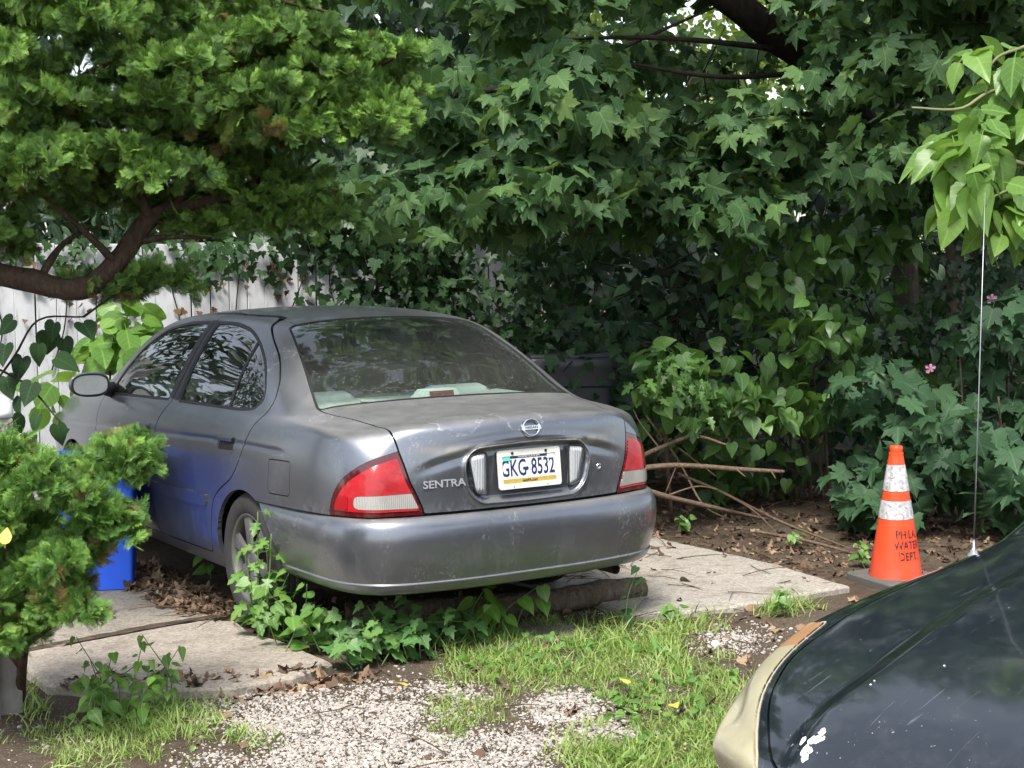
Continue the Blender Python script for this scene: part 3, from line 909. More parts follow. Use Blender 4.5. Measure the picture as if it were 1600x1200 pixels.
    for k in range(33):
        a = 2 * math.pi * k / 32
        st.append((-.36 + .185 * math.cos(a), 2.74 - .06 * math.sin(a), .93 + .17 * math.sin(a)))
    MB().tube(st, .016, 8, False).build('steering_wheel', MT['dash'], root, smooth=True)
    Vh, Nh, Th = sel(BASE, lambda V: np.maximum(np.maximum(pdist(xy(V), rnd([(-.5, 1.42), (.50, 1.42), (.50, 2.55), (-.5, 2.55)], .05)), 1.2 - V[:, 2]), -9))
    mk('headliner', Vh - Nh * .035, Th[:, ::-1].astype(np.int32), MT['shelf'], root)
    MB().box((0, 2.58, 1.265), (.22, .03, .06), rx=.2).build('inside_mirror', MT['black_trim'], root, bevel=.012)
    # torn white paper and a wiper of rubbish on the shelf
    MB().box((-.40, .84, 1.000), (.26, .14, .006), rz=.25, rx=.05).box((-.26, .90, 1.006), (.20, .12, .005), rz=-.3, ry=.06).build('loose_paper', MT['white_paint'], root)
    MB().tube([(-.34, .80, 1.008), (-.22, .80, 1.012), (-.06, .80, 1.004)], .006, 6).build('dropped_stick', MT['ink'], root, smooth=True)

    # tail: number plate, reversing lamps, lettering, emblem, keyhole
    def rearpt(x, z, push=0.0):
        q = lid[0]; i = np.argmin((q[:, 0] - x) ** 2 + (q[:, 2] - z) ** 2 + 10 * (q[:, 1] > .4))
        return q[i] + lid[1][i] * push
    py = float(rearpt(0, .76)[1])
    lean = R(6)
    pe = empty('licence_plate', (0.0, py - .014, .764), (-lean, 0, 0), root)
    pl = bmesh.new()
    def rrect(w, h, r, z0, z1, name, mat, hole=None, par=pe):
        o_ = rnd([(-w / 2, -h / 2), (w / 2, -h / 2), (w / 2, h / 2), (-w / 2, h / 2)], r, 5)
        n = len(o_); V = []; F = []
        for y_ in (z0, z1):
            V += [(a, y_, b) for a, b in o_]
        for i in range(n): F.append((i, (i + 1) % n, n + (i + 1) % n, n + i))
        if hole:
            i_ = rnd([(-hole[0] / 2, hole[2] - hole[1] / 2), (hole[0] / 2, hole[2] - hole[1] / 2), (hole[0] / 2, hole[2] + hole[1] / 2), (-hole[0] / 2, hole[2] + hole[1] / 2)], r * .6, 5)
            for y_ in (z0, z1): V += [(a, y_, b) for a, b in i_]
            for i in range(n):
                j = (i + 1) % n
                F += [(n + i, n + j, 3 * n + j, 3 * n + i), (2 * n + i, 2 * n + j, j, i), (3 * n + i, 3 * n + j, 2 * n + j, 2 * n + i)]
        else:
            F += [list(range(n)), list(range(n, 2 * n))[::-1]]
        m_ = MB().add(V, F)
        return m_.build(name, mat, par)
    rrect(.300, .150, .012, 0, -.003, 'plate_panel', MT['white_paint'])
    rrect(.318, .164, .014, -.0032, -.008, 'plate_frame', simple('pale_plate_frame', (.66, .64, .57), .5), (.272, .116, -.002))
    MB().box((0, -.0042, .053), (.19, .0016, .014)).build('plate_band', MT['plate_blue'], pe)
    MB().box((0, -.0042, -.051), (.270, .0016, .022)).build('plate_band', MT['plate_gold'], pe)
    RX = Matrix.Rotation(R(90), 4, 'X')
    def tp(name, s, size, mat, x, z, xs=1.0, bold=0.0, y=-.0042):
        return text_part(name, s, size, mat, pe, Matrix.Translation((x, y, z)) @ RX, .0008, xs, bold)
    tp('plate_number', 'GKG', .098, MT['plate_blue'], -.078, 0.002, .62, .0009)
    tp('plate_number', '8532', .098, MT['plate_blue'], .070, 0.002, .62, .0009)
    MB().lathe([(.0085, -.0035), (.0085, -.0052)], 6, c=(-.0115, 0, 0), axis='Y').build('plate_keystone', MT['plate_blue'], pe)
    tp('plate_state', 'PENNSYLVANIA', .0165, MT['white_paint'], 0, .0535, .95, .0002, -.0052)
    tp('plate_web_address', 'visitPA.com', .017, MT['ink'], 0, -.0505, .95, .0002, -.0052)
    MB().box((-.112, -.0048, .046), (.036, .0014, .018)).build('sticker', MT['sticker'], pe)
    MB().box((.110, -.0048, .046), (.034, .0014, .022)).build('sticker', simple('pale_sticker', (.62, .62, .58), .5), pe)
    for sx in (-.085, .085): MB().lathe([(.0062, -.008), (.0062, -.012), (.001, -.0135)], 10, c=(sx, 0, .068), axis='Y').build('screw', MT['ink'], pe)
    for sx in (-.085, .085): MB().lathe([(.0032, -.008), (.0032, -.0105), (.001, -.0115)], 8, c=(sx, 0, -.072), axis='Y').build('screw', MT['chrome'], pe)
    for sx in (-1, 1):
        L = rnd([(sx * .296, .838, .03), (sx * .208, .848, .02), (sx * .208, .666, .02), (sx * .264, .676, .03)], .03, 6)
        xs_, zs_ = np.meshgrid(np.linspace(-.33, .33, 111), np.linspace(.63, .88, 51), indexing='ij')
        xs_, zs_ = xs_.ravel(), zs_.ravel()
        fl_ = pdist(np.stack([xs_, zs_], 1), L)
        G_ = np.stack([xs_, py - .010 - .014 * sstep(-fl_ / .022) - .006 * (zs_ - .66) / .2 + .01, zs_], 1)
        ig = np.arange(111 * 51).reshape(111, 51)
        Tq = np.vstack([np.stack([ig[:-1, :-1].ravel(), ig[1:, :-1].ravel(), ig[1:, 1:].ravel()], 1), np.stack([ig[:-1, :-1].ravel(), ig[1:, 1:].ravel(), ig[:-1, 1:].ravel()], 1)])
        rl = trim((G_, vnormals(G_, Tq), Tq), fl_)
        rv = panel('reversing_lamp', rl, MT['clear_lens_v'], lid_o, .03)
        V_, F_ = tube_vf([(a, py - .010, b) for a, b in L] + [(L[0][0], py - .010, L[0][1])], .0042, 6, False)
        MB().add(V_, F_).build('lamp_rim', MT['black_trim'], lid_o, smooth=True)
    ro = []
    for a, b in RECESS:
        q = rearpt(a * 1.03, (b - .755) * 1.05 + .755); ro.append((a * 1.03, float(q[1]) - .001, (b - .755) * 1.05 + .755))
    ro = crv(ro + [ro[0]], 140); ro[:, 1] = np.convolve(np.pad(ro[:, 1], 6, 'wrap'), np.ones(13) / 13, 'valid')
    V_, F_ = tube_vf(ro, .0038, 8, False)
    MB().add(V_, F_).build('plate_surround', MT['paint'], lid_o, smooth=True)
    # model name: separate raised letters
    bx, bz = -.400, .720
    a, b = rearpt(-.46, .72), rearpt(-.32, .72)
    dirx = Vector(b - a).normalized(); nr = Vector((dirx.y, -dirx.x, 0)); up = Vector((0, 0, 1))
    M = Matrix((dirx, up, nr)).transposed().to_4x4(); M.translation = Vector(rearpt(-.402, .724)) + nr * .002
    text_part('model_lettering', 'SENTRA', .044, MT['letter'], lid_o, M, .002, 1.18, .0006)
    ec = Vector(rearpt(0, .936)); en = Vector(lid[1][np.argmin(lid[0][:, 0] ** 2 + (lid[0][:, 2] - .936) ** 2 + 10 * (lid[0][:, 1] > .4))])
    right = Vector((1, 0, 0)); up = en.cross(right).normalized()
    M = Matrix((right, up, en)).transposed().to_4x4(); M.translation = ec + en * .003
    em = MB()
    ring = [(.040 * math.cos(2 * math.pi * k / 40), .035 * math.sin(2 * math.pi * k / 40), .002) for k in range(41)]
    V_, F_ = tube_vf(ring, .0058, 8, False); em.add(V_, F_)
    em.box((0, 0, .004), (.096, .0165, .006))
    e_ = em.build('emblem', MT['chrome'], lid_o, smooth=True, angle=R(40)); e_.data.transform(M)
    text_part('emblem_lettering', 'NISSAN', .0150, MT['ink'], lid_o, M @ Matrix.Translation((0, 0, .0072)), .0006, 1.25, .0002)
    kp = Vector(rearpt(.375, .735))
    kh = MB().lathe([(.014, .0), (.013, .004), (.008, .005), (.0075, .002), (.0005, .002)], 20, cap=False).build('keyhole', MT['chrome'], lid_o, smooth=True)
    kn = Vector(lid[1][np.argmin(((lid[0] - np.array(kp)) ** 2).sum(1))])
    Mk = kn.to_track_quat('Z', 'Y').to_matrix().to_4x4(); Mk.translation = kp; kh.data.transform(Mk)

    # door mirror on the driver's side and its twin
    for sd in (-1, 1):
        me_ = empty('door_mirror', (0, 0, 0), (0, 0, 0), root)
        bm = bmesh.new(); bmesh.ops.create_uvsphere(bm, u_segments=28, v_segments=18, radius=1)
        for v in bm.verts:
            x, y, z = v.co
            y2 = .105 * (y if y > 0 else y * .10)
            pw = lambda t, e_: math.copysign(abs(t) ** e_, t)
            v.co = (sd * (.945) + pw(x, .8) * .112, 3.00 + y2, .985 + pw(z, .8) * .068 * (1 - .10 * sd * x))
        me = bpy.data.meshes.new('mirror_housing'); bm.to_mesh(me); bm.free(); me.materials.append(MT['paint'])
        me.polygons.foreach_set('use_smooth', np.ones(len(me.polygons), dtype=bool))
        ob('mirror_housing', me, me_)
        ring = []; n = 36
        mg = MB(); Vg = [(sd * .945, 2.984, .985)]
        for k in range(n):
            a = 2 * math.pi * k / n; c_, s_ = math.cos(a), math.sin(a)
            pw = lambda t, e_: math.copysign(abs(t) ** e_, t)
            Vg.append((sd * .945 + .100 * pw(c_, .75), 2.9835, .985 + .058 * pw(s_, .75)))
        mg.add(Vg, [(0, 1 + k, 1 + (k + 1) % n) for k in range(n)])
        mg.build('mirror_glass', MT['mirror'], me_)
        V_, F_ = tube_vf(Vg[1:] + [Vg[1]], .0055, 6, False)
        MB().add(V_, F_).build('mirror_rim', MT['black_trim'], me_, smooth=True)
        MB().tube([(sd * .86, 3.05, .955), (sd * .79, 3.10, .945)], [.032, .045], 10).build('mirror_arm', MT['black_trim'], me_, smooth=True)
    for sd in (-1, 1):
        wheel_parts(root, (sd * .738, 1.135, .300), sd)
        wheel_parts(root, (sd * .738, 3.67, .300), sd)
    MB().lathe([(.022, -.06), (.022, .25), (.018, .25), (.018, -.06)], 16, c=(.52, .21, .252), axis='Y', cap=False).build('exhaust_pipe', MT['chrome_rust'], root, smooth=True)
    return root

MT['mirror'] = simple('painted_reflection_mirror', (.62, .64, .60), .45, .6, .25, 14)  # pale tone imitates the light the mirror reflects
MT['chrome_rust'] = simple('rusty_pipe', (.05, .035, .027), .85, .2, .4)
sedan = build_sedan()
# ---------------------------------------------------------------- measuring: a picture point at a distance, or on the ground
def at(u, v, depth):
    return CAM_POS + (CF + CR * ((u - 800) / 2400) - CU * ((v - 600) / 2400)) * depth
def gp(u, v, z=0.0):
    d = CF + CR * ((u - 800) / 2400) - CU * ((v - 600) / 2400)
    return CAM_POS + d * ((z - CAM_POS.z) / d.z)

def vnoise(x, y, s, seed=0):
    """cheap smooth value noise, vectorised"""
    x = np.asarray(x, float) * s + seed * 17.3; y = np.asarray(y, float) * s + seed * 7.1
    xi, yi = np.floor(x), np.floor(y); fx, fy = x - xi, y - yi
    fx, fy = fx * fx * (3 - 2 * fx), fy * fy * (3 - 2 * fy)
    def h(a, b):
        v = np.sin(a * 127.1 + b * 311.7 + seed * 3.7) * 43758.5453
        return v - np.floor(v)
    return (h(xi, yi) * (1 - fx) + h(xi + 1, yi) * fx) * (1 - fy) + (h(xi, yi + 1) * (1 - fx) + h(xi + 1, yi + 1) * fx) * fy

def gh(x, y):
    """height of the soil"""
    x, y = np.asarray(x, float), np.asarray(y, float)
    near = np.exp(-((x - .5) ** 2 + y ** 2) / 60.)
    return -.035 + near * (.030 * (vnoise(x, y, 1.3, 1) - .5) + .014 * (vnoise(x, y, 5, 2) - .5)) + .06 * sstep((x - 2.4) / 1.5) * near

# ground sheet: fine near the car, out to the horizon
def axis(lo, hi, step, far):
    a = list(np.arange(lo, hi + 1e-6, step)); g = step
    while a[-1] < far: g *= 1.35; a.append(a[-1] + g)
    b = []; g = step; c = lo
    while c > -far: g *= 1.35; c -= g; b.append(c)
    return np.array(b[::-1] + a)
gx, gy = axis(-4, 6, .06, 400), axis(-4, 7, .06, 400)
GX, GY = np.meshgrid(gx, gy, indexing='ij')
gid = np.arange(GX.size).reshape(GX.shape)
GV = np.stack([GX.ravel(), GY.ravel(), gh(GX.ravel(), GY.ravel())], 1)
GQ = np.stack([gid[:-1, :-1].ravel(), gid[1:, :-1].ravel(), gid[1:, 1:].ravel(), gid[:-1, 1:].ravel()], 1)
def soil():
    t = NT('damp_soil'); co = t.coord()
    a = t.noise(1.1, 6, .6, co); b = t.noise(24, 6, .65, co); c = t.noise(140, 3, .7, co)
    col = t.ramp(b, [(.25, (.035, .026, .018)), (.5, (.075, .055, .038)), (.75, (.13, .10, .072))])
    col = t.mix(t.ramp(a, [(.35, 0), (.7, 1)]), col, t.mix(c, (.05, .036, .026), (.16, .125, .09)))
    bits = t.ramp(t.voro(70, co), [(.0, 1), (.18, 1), (.26, 0)])
    col = t.mix(t.math('MULTIPLY', bits, t.ramp(a, [(.40, .1), (.6, .7)])), col, (.30, .26, .20))
    s = t.bsdf(Base_Color=col, Roughness=.95, Specular_IOR_Level=.2)
    h = t.math('ADD', t.math('MULTIPLY', b, .7), t.math('MULTIPLY', c, .3))
    t.set(s.inputs['Normal'], t.bump(h, .9, .03))
    return t.end(s)
put(mk('ground', GV, GQ, soil()), kind='structure')

# ---------------------------------------------------------------- concrete strips
def concrete(name, col=(.27, .25, .215), seed=0.0):
    t = NT(name); co = t.scalev((1, 1, 1), None, (seed, seed * .7, 0))
    a = t.noise(1.6, 5, .6, co); b = t.noise(17, 6, .7, co); c = t.noise(190, 2, .6, co)
    cl = t.mix(t.ramp(a, [(.3, 0), (.75, 1)]), tuple(k * .70 for k in col), tuple(k * 1.12 for k in col))
    cl = t.mix(t.ramp(b, [(.40, .75), (.58, 0)]), cl, tuple(k * .48 for k in col))
    grain = t.ramp(t.noise(75, 3, .75, co), [(.36, 0), (.64, 1)])
    cl = t.mix(.55, cl, t.mix(grain, tuple(k * .50 for k in col), tuple(k * 1.45 for k in col)))
    agg = t.ramp(t.voro(55, co), [(0, 1), (.13, 1), (.20, 0)])
    cl = t.mix(t.math('MULTIPLY', agg, .6), cl, t.ramp(c, [(.35, (.12, .108, .09)), (.6, (.48, .45, .40))]))
    st = t.ramp(t.noise(4.5, 6, .7, t.scalev((1, 1.2, 1), co)), [(.52, 0), (.72, .6)])
    cl = t.mix(st, cl, (.085, .072, .052))
    s = t.bsdf(Base_Color=cl, Roughness=.92, Specular_IOR_Level=.25)
    h = t.math('ADD', t.math('MULTIPLY', b, .5), t.math('ADD', t.math('MULTIPLY', c, .3), t.math('MULTIPLY', agg, .25)))
    t.set(s.inputs['Normal'], t.bump(h, .55, .012))
    return t.end(s)
MT['concrete'] = concrete('weathered_concrete')

def slab(name, outline, z1, th, seed, mat, parent=None):
    """cast slab with a worn, uneven edge; outline is a list of (x, y)"""
    rs = np.random.default_rng(seed)
    P = [np.array(p, float) for p in outline]; n = len(P)
    edge = []
    for i in range(n):
        a, b = P[i], P[(i + 1) % n]; L = np.linalg.norm(b - a); k = max(2, int(L / .035))
        nr = np.array([b[1] - a[1], a[0] - b[0]]) / L
        for t in np.linspace(0, 1, k, endpoint=False):
            q = a + (b - a) * t
            w = (vnoise(q[0], q[1], 9, seed) - .5) * .022 + (vnoise(q[0], q[1], 30, seed + 5) - .5) * .012
            edge.append(q + nr * w)
    E_ = np.array(edge); c = E_.mean(0); m = len(E_)
    rings = [(1.0, z1 - th), (1.0, z1 - .012), (.994, z1 - .004), (.985, z1)]
    V = []; F = []
    for k, z in rings:
        for q in E_:
            d = q - c; L = np.linalg.norm(d); kk = (L - (1 - k) * 1.2) / L
            x, y = c + d * kk
            V.append((x, y, z + (.004 * (vnoise(x, y, 2.2, seed) - .5) if z == z1 else 0)))
    for r_ in range(len(rings) - 1):
        for i in range(m):
            F.append((r_ * m + i, r_ * m + (i + 1) % m, (r_ + 1) * m + (i + 1) % m, (r_ + 1) * m + i))
    F.append([3 * m + i for i in range(m)])
    me = mdata(name, V, F, mat, False)
    bm = bmesh.new(); bm.from_mesh(me); bmesh.ops.recalc_face_normals(bm, faces=bm.faces)
    bm.to_mesh(me); bm.free()
    return ob(name, me, parent)
dv = put(empty('driveway'), kind='structure')
slab('slab', [(-1.90, .62), (-1.60, .30), (-1.32, .17), (-1.06, .16), (-.84, .27), (-.845, .62), (-.90, 1.02), (-.87, 1.29), (-1.2, 1.28), (-1.53, 1.22), (-1.90, 1.17)], .008, .10, 3, concrete('concrete_slab_a', (.34, .30, .25), 1.1), dv)
slab('slab', [(-1.92, 1.245), (-1.53, 1.30), (-1.2, 1.36), (-.86, 1.375), (-.84, 1.9), (-.85, 2.55), (-1.9, 2.5)], -.004, .10, 4, concrete('concrete_slab_b', (.29, .26, .215), 2.3), dv)
slab('slab', [(-1.9, 2.53), (-.85, 2.58), (-.85, 4.4), (-1.9, 4.4)], .002, .10, 5, concrete('concrete_slab_c', (.22, .20, .175), 3.1), dv)
slab('slab', [(.70, .24), (.98, .14), (1.42, .12), (1.96, .13), (2.04, .8), (2.02, 1.74), (.72, 1.72)], .004, .10, 6, concrete('concrete_slab_d', (.36, .33, .285), 4.7), dv)
slab('slab', [(.72, 1.76), (2.02, 1.78), (2.02, 3.6), (.72, 3.6)], .001, .10, 7, concrete('concrete_slab_e', (.25, .23, .20), 5.9), dv)
slab('slab', [(-.16, .19), (.20, .15), (.44, .22), (.40, .50), (-.12, .52)], -.018, .08, 8, concrete('concrete_slab_f', (.22, .20, .165), 6.3), dv)

# soil washed into the joint between the two near slabs
jx = np.linspace(-1.86, -.84, 60); jy = np.interp(jx, [-1.9, -1.53, -1.2, -.86], [1.207, 1.262, 1.322, 1.335])
jw = .030 + .022 * (vnoise(jx, jx * 0, 14, 4) - .3)
jv = np.vstack([np.stack([jx, jy - jw, jx * 0 + .0085], 1), np.stack([jx, jy, jx * 0 + .013 + .006 * vnoise(jx, jx, 20, 6)], 1), np.stack([jx, jy + jw * 1.3, jx * 0 - .003], 1)])
jf = [(i, i + 1, 61 + i, 60 + i) for i in range(59)] + [(60 + i, 61 + i, 121 + i, 120 + i) for i in range(59)]
mk('joint_soil', jv, jf, bpy.data.materials['damp_soil'], dv)

# ---------------------------------------------------------------- bark, log
def bark(name, c1=(.055, .042, .032), c2=(.17, .135, .105), scale=1.0, lichen=0.0):
    t = NT(name); co = t.coord('Object')
    v = t.scalev((9 * scale, 9 * scale, 2.2 * scale), co)
    a = t.noise(2.0, 6, .7, v, .6); b = t.noise(14 * scale, 5, .65, co)
    col = t.ramp(a, [(.3, c1), (.55, tuple((p + q) / 2 for p, q in zip(c1, c2))), (.75, c2)])
    col = t.mix(t.ramp(b, [(.4, .5), (.65, 0)]), col, c1)
    if lichen: col = t.mix(t.ramp(t.noise(5, 5, .6, co), [(.55, 0), (.7, lichen)]), col, (.16, .19, .12))
    s = t.bsdf(Base_Color=col, Roughness=.9, Specular_IOR_Level=.2)
    t.set(s.inputs['Normal'], t.bump(t.math('ADD', a, t.math('MULTIPLY', b, .4)), .9, .02))
    return t.end(s)
MT['bark'] = bark('grey_brown_bark'); MT['dark_bark'] = bark('dark_bark', (.018, .014, .012), (.065, .05, .04))
MT['twig'] = bark('dry_twig', (.11, .075, .05), (.30, .22, .155), 4)
MT['log'] = bark('fallen_log_bark', (.085, .066, .048), (.33, .26, .19), 2.2)
MT['cutwood'] = simple('cut_wood', (.34, .25, .16), .9, 0, .3, 40, .3)

def wobble_tube(pts, rad, n=14, seg=40, amp=.12, seed=0):
    c = crv(pts, seg); rr = np.interp(np.linspace(0, 1, seg), np.linspace(0, 1, len(rad)), rad)
    V, F = tube_vf(c, rr, n)
    V = np.array([tuple(v) for v in V])
    k = np.arange(seg).repeat(n); a = np.tile(np.arange(n), seg)
    w = 1 + amp * (vnoise(k * .35, a * .9, 1.0, seed) - .5) * 2
    cc = np.repeat(c, n, 0)
    V = cc + (V - cc) * w[:, None]
    return V, F
lg = put(empty('fallen_log', (-.45, .86, 0)), 'thick bark-covered log lying on the ground under the rear bumper', 'log')
V_, F_ = wobble_tube([(-.46, .90, .030), (-.15, .76, .036), (.10, .655, .034), (.45, .60, .032), (.76, .585, .036), (.99, .57, .034)], [.060, .058, .063, .054, .062, .056], 18, 60, .10, 3)
o_ = mk('bark', V_, F_[:-2], MT['log'], lg); o_.matrix_parent_inverse = Matrix.Translation((.45, -.86, 0))
for e_, s_ in ((0, 1), (59, -1)):
    ring = V_[e_ * 18:(e_ + 1) * 18]; c_ = ring.mean(0)
    o_ = mk('cut_end', np.vstack([ring, c_]), [(i, (i + 1) % 18, 18) for i in range(18)], MT['cutwood'], lg); o_.matrix_parent_inverse = Matrix.Translation((.45, -.86, 0))

# ---------------------------------------------------------------- white board fence
def fence_paint():
    t = NT('peeling_white_paint'); co = t.coord()
    a = t.noise(1, 6, .7, t.scalev((14, 14, 2.4), co)); b = t.noise(6, 5, .65, co)
    col = t.mix(t.ramp(b, [(.35, 0), (.8, 1)]), (.48, .495, .52), (.64, .655, .68))
    pe = t.ramp(a, [(.54, 0), (.66, 1)])
    col = t.mix(t.math('MULTIPLY', pe, .6), col, (.20, .17, .14))
    s = t.bsdf(Base_Color=col, Roughness=.7)
    t.set(s.inputs['Normal'], t.bump(a, .3, .006))
    return t.end(s)
MT['fence'] = fence_paint()
FY = 5.35
fe = put(empty('board_fence', (-1.0, FY, 0)), 'white painted fence of upright boards beyond the car, overgrown with ivy', 'fence')
bmesh_boards = []
for k in range(4):
    m = MB(); h = 1.80 + .004 * k
    m.box((0, 0, h / 2), (.136, .020, h))
    o_ = m.build('board', MT['fence'], fe, bevel=.003, seg=1); bmesh_boards.append(o_.data)
    bpy.data.objects.remove(o_)
for i in range(35):
    x = -1.49 + i * .142
    o_ = ob('board', bmesh_boards[i % 4], fe, (x + 1.0, RNG.normal(0, .003), RNG.normal(0, .004) - .02), (0, RNG.normal(0, .004), RNG.normal(0, .012)))
for z in (.35, 1.45):
    MB().box((1.92, .045, z), (4.95, .04, .09)).build('rail', MT['fence'], fe)

# ---------------------------------------------------------------- weathered post at the left edge
pb = gp(14, 1100)
po = put(empty('wooden_post', (pb.x, pb.y, -.04)), 'weathered grey wooden post with a rounded white cap beside the near shrub', 'post')
m = MB(); m.box((0, 0, .56), (.085, .085, 1.12)); m.build('post_shaft', simple('grey_weathered_wood', (.27, .25, .225), .9, 0, .35, 22, .6), po, bevel=.008)
MB().lathe([(.052, 1.121), (.054, 1.14), (.050, 1.165), (.036, 1.19), (.016, 1.203), (.001, 1.206)], 20).build('post_cap', simple('white_cap', (.72, .72, .70), .6), po, smooth=True)
MB().box((-.09, -.03, .13), (.075, .10, .26), rz=.2).build('stake', MT['cutwood'] if False else simple('grey_edging_stake', (.24, .225, .20), .95, 0, .3, 25, .6), po, bevel=.012)

# ---------------------------------------------------------------- blue recycling tub
def blue_bin():
    c = gp(160, 916)
    e = put(empty('recycling_bin', (-1.105, 2.44, .0), (0, 0, R(-22))), 'bright blue plastic recycling bin standing against the car door behind the near shrub', 'bin')
    mat = simple('blue_plastic', (.022, .120, .80), .45, 0, .18, 8)
    w, d, h = .40, .44, .66
    def shell(z0, z1, s0, s1, th=.006):
        o0 = rnd([(-w / 2 * s0, -d / 2 * s0), (w / 2 * s0, -d / 2 * s0), (w / 2 * s0, d / 2 * s0), (-w / 2 * s0, d / 2 * s0)], .022, 5)
        o1 = o0 * (s1 / s0); n = len(o0)
        i0, i1 = o0 * (1 - 2 * th / w), o1 * (1 - 2 * th / w)
        V = [(*p, z0) for p in o0] + [(*p, z1) for p in o1] + [(*p, z1) for p in i1] + [(*p, z0 + .01) for p in i0]
        F = []
        for i in range(n):
            j = (i + 1) % n
            F += [(i, j, n + j, n + i), (n + i, n + j, 2 * n + j, 2 * n + i), (2 * n + i, 2 * n + j, 3 * n + j, 3 * n + i)]
        F += [list(range(n))[::-1], [3 * n + i for i in range(n)]]
        return MB().add(V, F)
    shell(0, h, .90, 1.0).build('bin_body', mat, e, angle=R(40))
    # rolled rim and ribs
    o = rnd([(-w / 2 - .012, -d / 2 - .012), (w / 2 + .012, -d / 2 - .012), (w / 2 + .012, d / 2 + .012), (-w / 2 - .012, d / 2 + .012)], .055, 6)
    MB().tube([(*p, h - .006) for p in o] + [(*o[0], h - .006)], .014, 8, False).build('rim', mat, e, smooth=True)
    for z in (.585,):
        s = .90 + .10 * z / h
        o = rnd([(-w / 2 * s, -d / 2 * s), (w / 2 * s, -d / 2 * s), (w / 2 * s, d / 2 * s), (-w / 2 * s, d / 2 * s)], .05, 5)
        MB().tube([(*p, z) for p in o] + [(*o[0], z)], .007, 6, False).build('rib', mat, e, smooth=True)
    MB().box((0, -d / 2 * .985, .56), (.13, .02, .035)).build('hand_grip', mat, e, bevel=.006)
    MB().box((.0, -d / 2 * .945, .30), (.22, .008, .16)).build('raised_panel', mat, e, bevel=.003)
blue_bin()

# ---------------------------------------------------------------- dark ribbed drum-like tub in the bushes beyond the car
def dark_tub():
    c = at(890, 600, 10.6)
    e = put(empty('plastic_tub', (c.x, c.y, -.02), (0, 0, R(-30))), 'dark grey ribbed plastic tub half hidden in the bushes beyond the trunk', 'tub')
    mat = simple('dark_grey_plastic', (.045, .048, .055), .42, 0, .2, 8)
    w, d = .62, .5
    z = [0, .30, .31, .62, .63, .80, .815, .90, .93, .985, 1.0]
    s = [.86, .90, .925, .955, .935, .95, .99, .995, 1.03, 1.03, 1.0]
    m = MB(); n = None; V = []; F = []
    for zz, k in zip(z, s):
        o = rnd([(-w / 2 * k, -d / 2 * k), (w / 2 * k, -d / 2 * k), (w / 2 * k, d / 2 * k), (-w / 2 * k, d / 2 * k)], .07, 5); n = len(o)
        V += [(*p, zz) for p in o]
    for r_ in range(len(z) - 1):
        for i in range(n): F.append((r_ * n + i, r_ * n + (i + 1) % n, (r_ + 1) * n + (i + 1) % n, (r_ + 1) * n + i))
    F.append([(len(z) - 1) * n + i for i in range(n)]); F.append(list(range(n))[::-1])
    m.add(V, F).build('tub_body', mat, e, angle=R(30))
    MB().box((0, 0, 1.008), (w * .92, d * .9, .03)).build('lid', mat, e, bevel=.012)
dark_tub()

